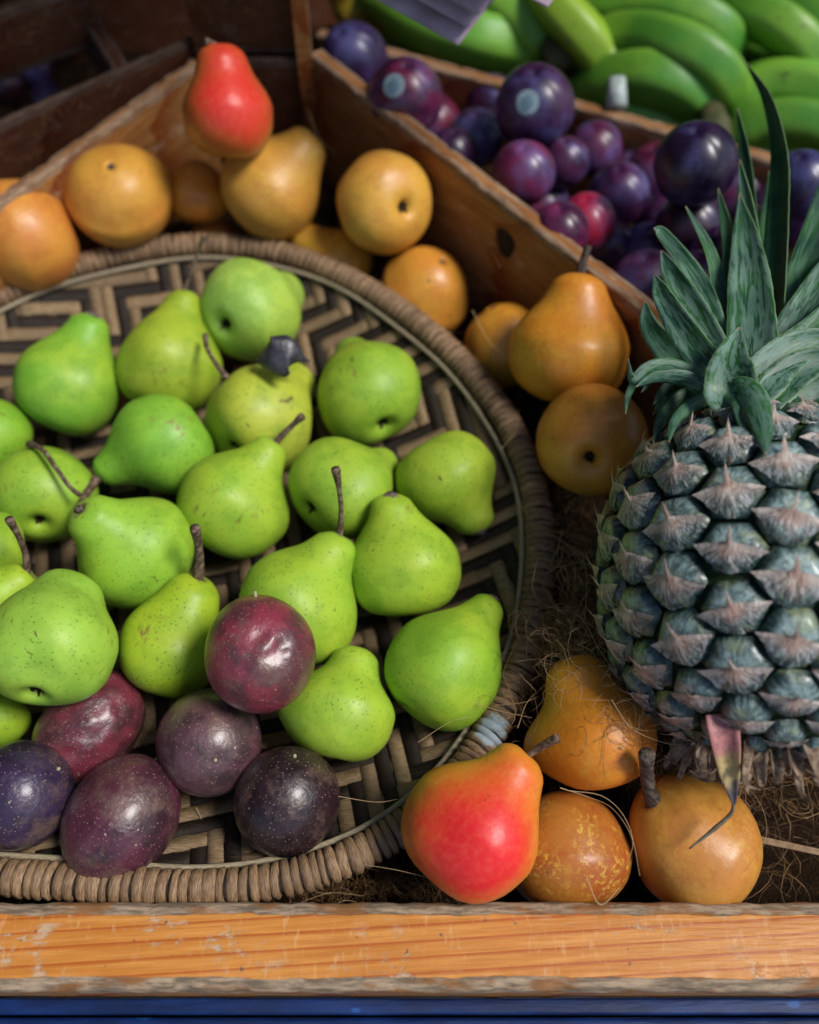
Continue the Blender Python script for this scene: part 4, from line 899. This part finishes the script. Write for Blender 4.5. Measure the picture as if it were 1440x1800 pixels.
def bunch(label, items, hub):
    e = empty('banana_bunch', P(*hub)); tagit(e, label, 'bananas', 'banana bunches behind the plum bin'); inv = e.matrix_world if False else Matrix.Translation(-e.location)
    for it_ in items: banana(e, inv, *it_)
    h = P(*hub); V, Fc = tube([h + [0, .02, .0], h, h + [.004, -.018, -.004]], [.012, .014, .010], 10); obj('stalk', mesh('stalk', [Vector(q) - e.location for q in V], Fc, simple('stalk', (.05, .06, .02), .7, .3, (.10, .09, .04), 90)), e)
    return e
bunch('yellow-green bananas partly hidden behind the hanging paper bags', [
    ([(640, -10), (740, 40), (835, 66), (905, 84), (950, 128)], 45, (.10, .12, .11, .08), gb2), ([(760, -60), (850, -20), (915, 30), (960, 105)], 40, (.14, .14, .10), gb2), ([(600, 20), (700, 82), (800, 118), (900, 140)], 34, (.05, .06, .05), (.10, .20, .015)),
    ], (600, -70, .10))
bunch('light green banana pair leaning over the far board with stem ends down', [
    ([(900, -90), (960, -10), (1020, 55), (1058, 105), (1078, 165)], 37, (.15, .15, .12, .10), gy), ([(980, -90), (1035, -30), (1075, 20), (1090, 90)], 34, (.12, .11, .08), gb)], (890, -110, .12))
bb = bunch('big fan of dark green bananas in the middle behind the plums', [
    ([(980, 30), (1100, 6), (1190, 12), (1262, 48), (1292, 110)], 36, (.12, .15, .15, .11), gb), ([(1000, 100), (1100, 62), (1190, 78), (1262, 124), (1288, 192)], 43, (.10, .14, .14, .09), gb), ([(1000, 175), (1085, 138), (1160, 136), (1222, 172), (1252, 240)], 44, (.08, .12, .12, .06), gb),
    ([(1040, 215), (1110, 202), (1170, 214), (1222, 250)], 26, (.08, .09, .07), gb2), ([(1000, -30), (1100, -55), (1200, -48), (1290, 10)], 38, (.14, .16, .14), gd)], (975, 90, .08))
bunch('dark green bananas at the upper right corner', [
    ([(1200, -70), (1290, 4), (1370, 42), (1424, 92), (1450, 165)], 38, (.12, .15, .14, .10), gb), ([(1260, -90), (1360, -30), (1430, 20), (1490, 100)], 38, (.13, .15, .12), gb), ([(1250, 60), (1330, 88), (1400, 120), (1470, 190)], 38, (.08, .11, .09), gb2)], (1200, -90, .12))
bunch('green bananas behind the tall crown leaf at the right edge', [
    ([(1270, 200), (1340, 150), (1420, 152), (1500, 200)], 42, (.09, .12, .11), gb2), ([(1270, 250), (1350, 215), (1430, 218), (1520, 262)], 40, (.08, .11, .10), gb), ([(1280, 300), (1360, 268), (1440, 276), (1520, 310)], 34, (.06, .08, .08), gb2)], (1255, 225, .07))
bunch('ripe yellow bananas in the far corner beside the post', [
    ([(585, -60), (610, 0), (640, 45)], 30, (.10, .08), (.42, .20, .02)), ([(640, -60), (665, 0), (690, 50)], 34, (.10, .08), ye), ([(700, -60), (715, 0), (720, 60)], 30, (.08, .07), (.40, .32, .02))], (640, -80, .10))
# white tape on the stalk end
tp = U(1084, 166, depth_of(P(1084, 166, .10)))
V, Fc = tube([tp + UP * .012, tp - UP * .010], [.0075, .0085], 12); e = obj('tape_band', mesh('tape_band', [Vector(q) - Vector(tp) for q in V], Fc, simple('white_tape', (.50, .56, .52), .5, .4, (.30, .36, .34), 200)), None, Matrix.Translation(Vector(tp)))
tagit(e, 'small white tape band round a banana stem end above the far board', 'tape')

# dark fruit in the neighbouring bin at the upper left
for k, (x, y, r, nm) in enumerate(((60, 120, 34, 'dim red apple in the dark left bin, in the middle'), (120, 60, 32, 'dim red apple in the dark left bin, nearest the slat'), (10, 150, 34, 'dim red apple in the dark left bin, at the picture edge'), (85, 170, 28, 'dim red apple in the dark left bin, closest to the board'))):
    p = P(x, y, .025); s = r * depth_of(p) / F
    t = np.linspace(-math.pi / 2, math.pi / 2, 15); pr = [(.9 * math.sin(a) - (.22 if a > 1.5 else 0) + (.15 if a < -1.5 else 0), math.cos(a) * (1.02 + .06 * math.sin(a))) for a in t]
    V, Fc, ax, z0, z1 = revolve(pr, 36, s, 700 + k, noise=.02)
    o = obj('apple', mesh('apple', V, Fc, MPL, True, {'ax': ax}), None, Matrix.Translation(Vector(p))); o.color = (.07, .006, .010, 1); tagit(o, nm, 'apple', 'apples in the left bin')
    V, Fc = tube([(0, 0, z1 - .2 * s), (.05 * s, 0, z1 + .15 * s)], .04 * s, 6); obj('stem', mesh('stem', V, Fc, MS), o)

# ------------------------------------------------------------ hanging paper bags
mbag = M('kraft_paper'); v, oi = mbag.randvec()
c = mbag.mix(mbag.step(mbag.noise(v, 40, 4), .35, .7), (.36, .26, .30), (.50, .39, .46)); mbag.bump(mbag.noise(v, 90, 4), .4, .002); MBG = mbag.out(c, .75, .2)
def bag(corner, d, lab, k, L=1.7, Wd=1.7):
    cx, cy = corner; e1 = np.array([-150, -84]) * L; e2 = np.array([62, -80]) * Wd; V = []; nx, ny = 22, 14
    for side in (0, 1):
        for i in range(nx):
            for j in range(ny):
                a, b = i / (nx - 1), j / (ny - 1); x = cx + e1[0] * a + e2[0] * b; y = cy + e1[1] * a + e2[1] * b
                cr = .0012 * math.exp(-((a - .30 - .02 * math.sin(b * 30)) / .012) ** 2) * (1 if b < .8 else 0)
                V.append(U(x, y, d - side * (.0022 - .0018 * min(1, (1 - abs(2 * a - 1)) * 6) * 0) + .004 * math.sin(a * 2.2 + k) + .0022 * b * math.sin(a * 5 + k) + cr))
    n0 = nx * ny; Fc = []
    for i in range(nx - 1):
        for j in range(ny - 1): a = i * ny + j; Fc += [(a, a + 1, a + ny + 1, a + ny), (a + n0, a + ny + n0, a + ny + 1 + n0, a + 1 + n0)]
    for i in range(nx - 1):
        for j in (0, ny - 1): a = i * ny + j; Fc.append((a, a + ny, a + ny + n0, a + n0))
    for j in range(ny - 1):
        for i in (0, nx - 1): a = i * ny + j; Fc.append((a, a + n0, a + 1 + n0, a + 1))
    b0 = Vector(V[0]); o = obj('paper_bag', mesh('paper_bag', [Vector(q) - b0 for q in V], Fc, MBG), None, Matrix.Translation(b0)); tagit(o, lab, 'paper bag', 'paper bags hanging above the bins')
bag((806, 80), .560, 'lowest of the hanging brown paper bags, its corner pointing down', 0)
bag((823, 49), .550, 'second hanging brown paper bag from the bottom of the overlapping stack', 1)
bag((841, 27), .540, 'third hanging brown paper bag, nearly out of the picture', 2)
bag((862, 3), .530, 'nearest hanging paper bag, only a sliver at the top edge', 3)
bag((962, 14), .545, 'small tip of a paper bag hanging apart to the right', 4, .5, .8)

# ------------------------------------------------------------ coconut fibre
def coir_mat():
    V, Fc = [], []; nx, ny = 90, 60
    for i in range(nx):
        for j in range(ny):
            x = -.58 + 1.28 * i / (nx - 1); y = .0660 + .80 * j / (ny - 1)
            V.append((x, y, .006 + .004 * math.sin(x * 47 + y * 31) + .003 * math.sin(x * 121 - y * 90)))
    for i in range(nx - 1):
        for j in range(ny - 1): a = i * ny + j; Fc.append((a, a + ny, a + ny + 1, a + 1))
    m = M('coir_mat'); v = m.tc.outputs['Object']; n1 = m.noise(v, 500, 5, .7, 2)
    m.bump(n1, 1, .004); m.out(m.mix(m.step(n1, .4, .65), (.012, .007, .004), (.07, .038, .018)), .9, .1)
    o = obj('coir_bedding', mesh('coir_bedding', V, Fc, m.m)); o['kind'] = 'stuff'; tagit(o, 'dark brown coconut fibre bedding covering the bottom of the bins', None)
coir_mat()
def fibres(name, n, gen, rad, mat, label, seg=12):
    Vs, Fs = [], []; b = 0; ks = 3
    for i in range(n):
        c = gen(); m_ = len(c); T = np.gradient(c, axis=0); T /= np.linalg.norm(T, axis=1)[:, None] + 1e-9
        a = np.cross(T, (.3, .2, .93)); a /= np.linalg.norm(a, axis=1)[:, None] + 1e-9; bb_ = np.cross(T, a); r0 = rad * RNG.uniform(.6, 1.5) * np.linspace(1, .5, m_)[:, None]
        ring = np.stack([c + r0 * (math.cos(t) * a + math.sin(t) * bb_) for t in (0, 2.094, 4.189)], 1).reshape(-1, 3)
        Vs.append(ring); k = np.arange(m_ - 1)[:, None] * 3
        for j in range(3): Fs.append(b + np.hstack([k + j, k + (j + 1) % 3, k + 3 + (j + 1) % 3, k + 3 + j]))
        b += len(ring)
    V = np.vstack(Vs); Fq = np.vstack(Fs); me = bpy.data.meshes.new(name); me.vertices.add(len(V)); me.vertices.foreach_set('co', V.ravel())
    me.loops.add(Fq.size); me.loops.foreach_set('vertex_index', Fq.ravel().astype(np.int32)); me.polygons.add(len(Fq)); me.polygons.foreach_set('loop_start', np.arange(0, Fq.size, 4, dtype=np.int32))
    me.update(calc_edges=True); me.materials.append(mat); o = obj(name, me); o['kind'] = 'stuff'; o['label'] = label
def walk(p, d, L, seg=12, curl=.5, zlo=.004, zhi=.05, sag=0.0):
    c = [np.array(p)]; d = nrm(d); cu = RNG.normal(size=3) * curl
    for i in range(seg): d = nrm(d + np.cross(cu, d) * .35 + RNG.normal(size=3) * .12 * curl + np.array([0, 0, -sag])); q = c[-1] + d * L / seg; q[2] = min(max(q[2], zlo), zhi); c.append(q)
    return np.array(c)
def inside_basket(p): d = p[:2] - BC; return np.hypot(*d) < rim(math.atan2(d[1], d[0])) + .008
mf = M('coir_fibre'); gv = mf.n('NewGeometry').outputs['Position']
MCF = mf.out(mf.mix(mf.step(mf.noise(gv, 45, 3), .38, .62), (.12, .06, .024), (.42, .24, .10)), .5, .35)
MCL = simple('coir_strand', (.42, .26, .12), .45, .4, (.55, .38, .20), 60)
def g_bin():
    while True:
        p = np.array([RNG.uniform(-.5, .55), RNG.uniform(.068, .80), RNG.uniform(.006, .030)])
        if not inside_basket(p): break
    d = RNG.normal(size=3); d[2] *= .3
    return walk(p, d, RNG.uniform(.03, .09), 10, .9, .006, .045)
fibres('coir_fibres', 7000, g_bin, .00016, MCF, 'tangled brown coconut fibres filling the bins around the basket')
HOT = [((1010, 1160), .060, 40, 60, .080, 150), ((1060, 1190), .085, 70, 90, .105, 130), ((1020, 1040), .040, 40, 130, .085, 420), ((1005, 1120), .065, 45, 60, .095, 260), ((640, 1570), .012, 90, 20, .04, 180), ((1300, 1370), .03, 90, 60, .06, 160), ((1130, 1270), .10, 40, 40, .12, 40), ((850, 440), .03, 60, 60, .10, 60), ((930, 1240), .066, 30, 40, .085, 30)]
hot = [h for h in HOT for _ in range(h[5])]; hi = [0]
def g_hot():
    (x, y), z, sx, sy, zh, n = hot[hi[0] % len(hot)]; hi[0] += 1
    p = P(x + RNG.normal() * sx * .7, y + RNG.normal() * sy * .7, z + RNG.uniform(-.012, .012)); p[1] = max(p[1], .068)
    return walk(p, axis_of(x, y, RNG.choice([100, 80, 40, 150, 120]) + RNG.normal() * 30, RNG.normal() * 15), RNG.uniform(.02, .055), 12, .9, .008, zh)
fibres('coir_fibres', len(hot), g_hot, .00017, MCF, 'loose tuft of coconut fibres between basket, pears and pineapple')
SP_ = [[(945, 1165), (985, 1175), (1010, 1140), (1035, 1105)], [(958, 1150), (1000, 1160), (1040, 1200), (1080, 1260), (1120, 1300)], [(925, 1120), (960, 1150), (1010, 1185), (1060, 1250)], [(1003, 1080), (1010, 1120), (1035, 1160), (1075, 1190), (1100, 1170)], [(980, 1010), (1000, 1060), (1015, 1110), (1030, 1160)],
       [(990, 930), (980, 970), (985, 1000), (1010, 1050), (1025, 1090)], [(1005, 940), (1025, 930), (1055, 940), (1070, 960)], [(985, 935), (1015, 955), (1050, 960)], [(1240, 1370), (1300, 1375), (1340, 1420), (1345, 1480), (1300, 1540)], [(985, 1385), (1030, 1400), (1075, 1420), (1110, 1470), (1125, 1540)],
       [(1000, 1390), (1060, 1400), (1100, 1440), (1110, 1500), (1050, 1580)], [(735, 1305), (790, 1270), (830, 1260)], [(640, 1520), (700, 1530), (760, 1545)], [(830, 545), (860, 600), (905, 640)], [(880, 790), (905, 760), (912, 720)], [(760, 350), (800, 370), (850, 420), (880, 470)], [(870, 1240), (920, 1235), (945, 1225)], [(830, 1235), (880, 1250), (935, 1262)],
       [(345, 1420), (365, 1460), (400, 1500), (460, 1510)], [(400, 1470), (440, 1440), (500, 1400)], [(595, 1400), (660, 1410), (700, 1405)], [(1030, 1540), (1055, 1590), (1090, 1560)], [(520, 1590), (580, 1570), (640, 1575)], [(1000, 1090), (1030, 1095), (1050, 1110)], [(910, 1280), (930, 1230), (975, 1200), (985, 1240)], [(1075, 1230), (1110, 1280), (1165, 1305), (1200, 1310)], [(1090, 1270), (1140, 1285), (1200, 1268), (1270, 1262)], [(540, 190), (560, 240), (590, 270)]]
sp = [0]
def g_str():
    q = SP_[sp[0]]; sp[0] += 1; z0 = .075 if q[0][0] > 560 else .03
    if q[0][0] > 1060 and q[0][1] < 1300: z0 = .11
    if q[0][1] > 1360 and q[0][0] > 900: z0 = .085
    if q[0][1] < 600: z0 = .085
    return catmull([P(x, y, z0 + RNG.uniform(-.004, .004)) for x, y in q], 18)
hi[0] = 0; hot = [h for h in (((1015, 1165), .085, 30, 45, .105, 60), ((1070, 1220), .10, 40, 45, .12, 46), ((1015, 1030), .07, 26, 110, .10, 60), ((640, 1565), .02, 90, 20, .04, 24), ((1310, 1380), .05, 70, 50, .07, 20)) for _ in range(h[5])]
fibres('coir_strands', len(hot), g_hot, .00015, MCL, 'pale loose coconut fibres caught between basket rim and pineapple')
fibres('coir_strands', len(SP_), g_str, .00022, MCL, 'single long pale coconut fibres lying over rim, fruit and weave')
# flat straw pieces
for q, wv_, lab in ((((985, 968), (1075, 972)), .0040, 'flat brown straw lying across the gap left of the pineapple'), (((1336, 1476), (1450, 1500)), .0034, 'flat pale straw in the shadow at the lower right')):
    W = [P(q[0][0], q[0][1], .035), P((q[0][0] + q[1][0]) / 2, (q[0][1] + q[1][1]) / 2, .036), P(q[1][0], q[1][1], .035)]
    V, Fc, at, aw = leaf_mesh('straw', W, wv_, ([0, 1], [1, .9]), MDB, .2, 5, None, 0, 0, .0005)
    b0 = V.mean(0); t = obj('straw', mesh('straw', V - b0, Fc, simple('straw', (.20, .12, .06), .7, .3, (.3, .2, .11), 200)), None, Matrix.Translation(Vector(b0))); tagit(t, lab, 'straw')
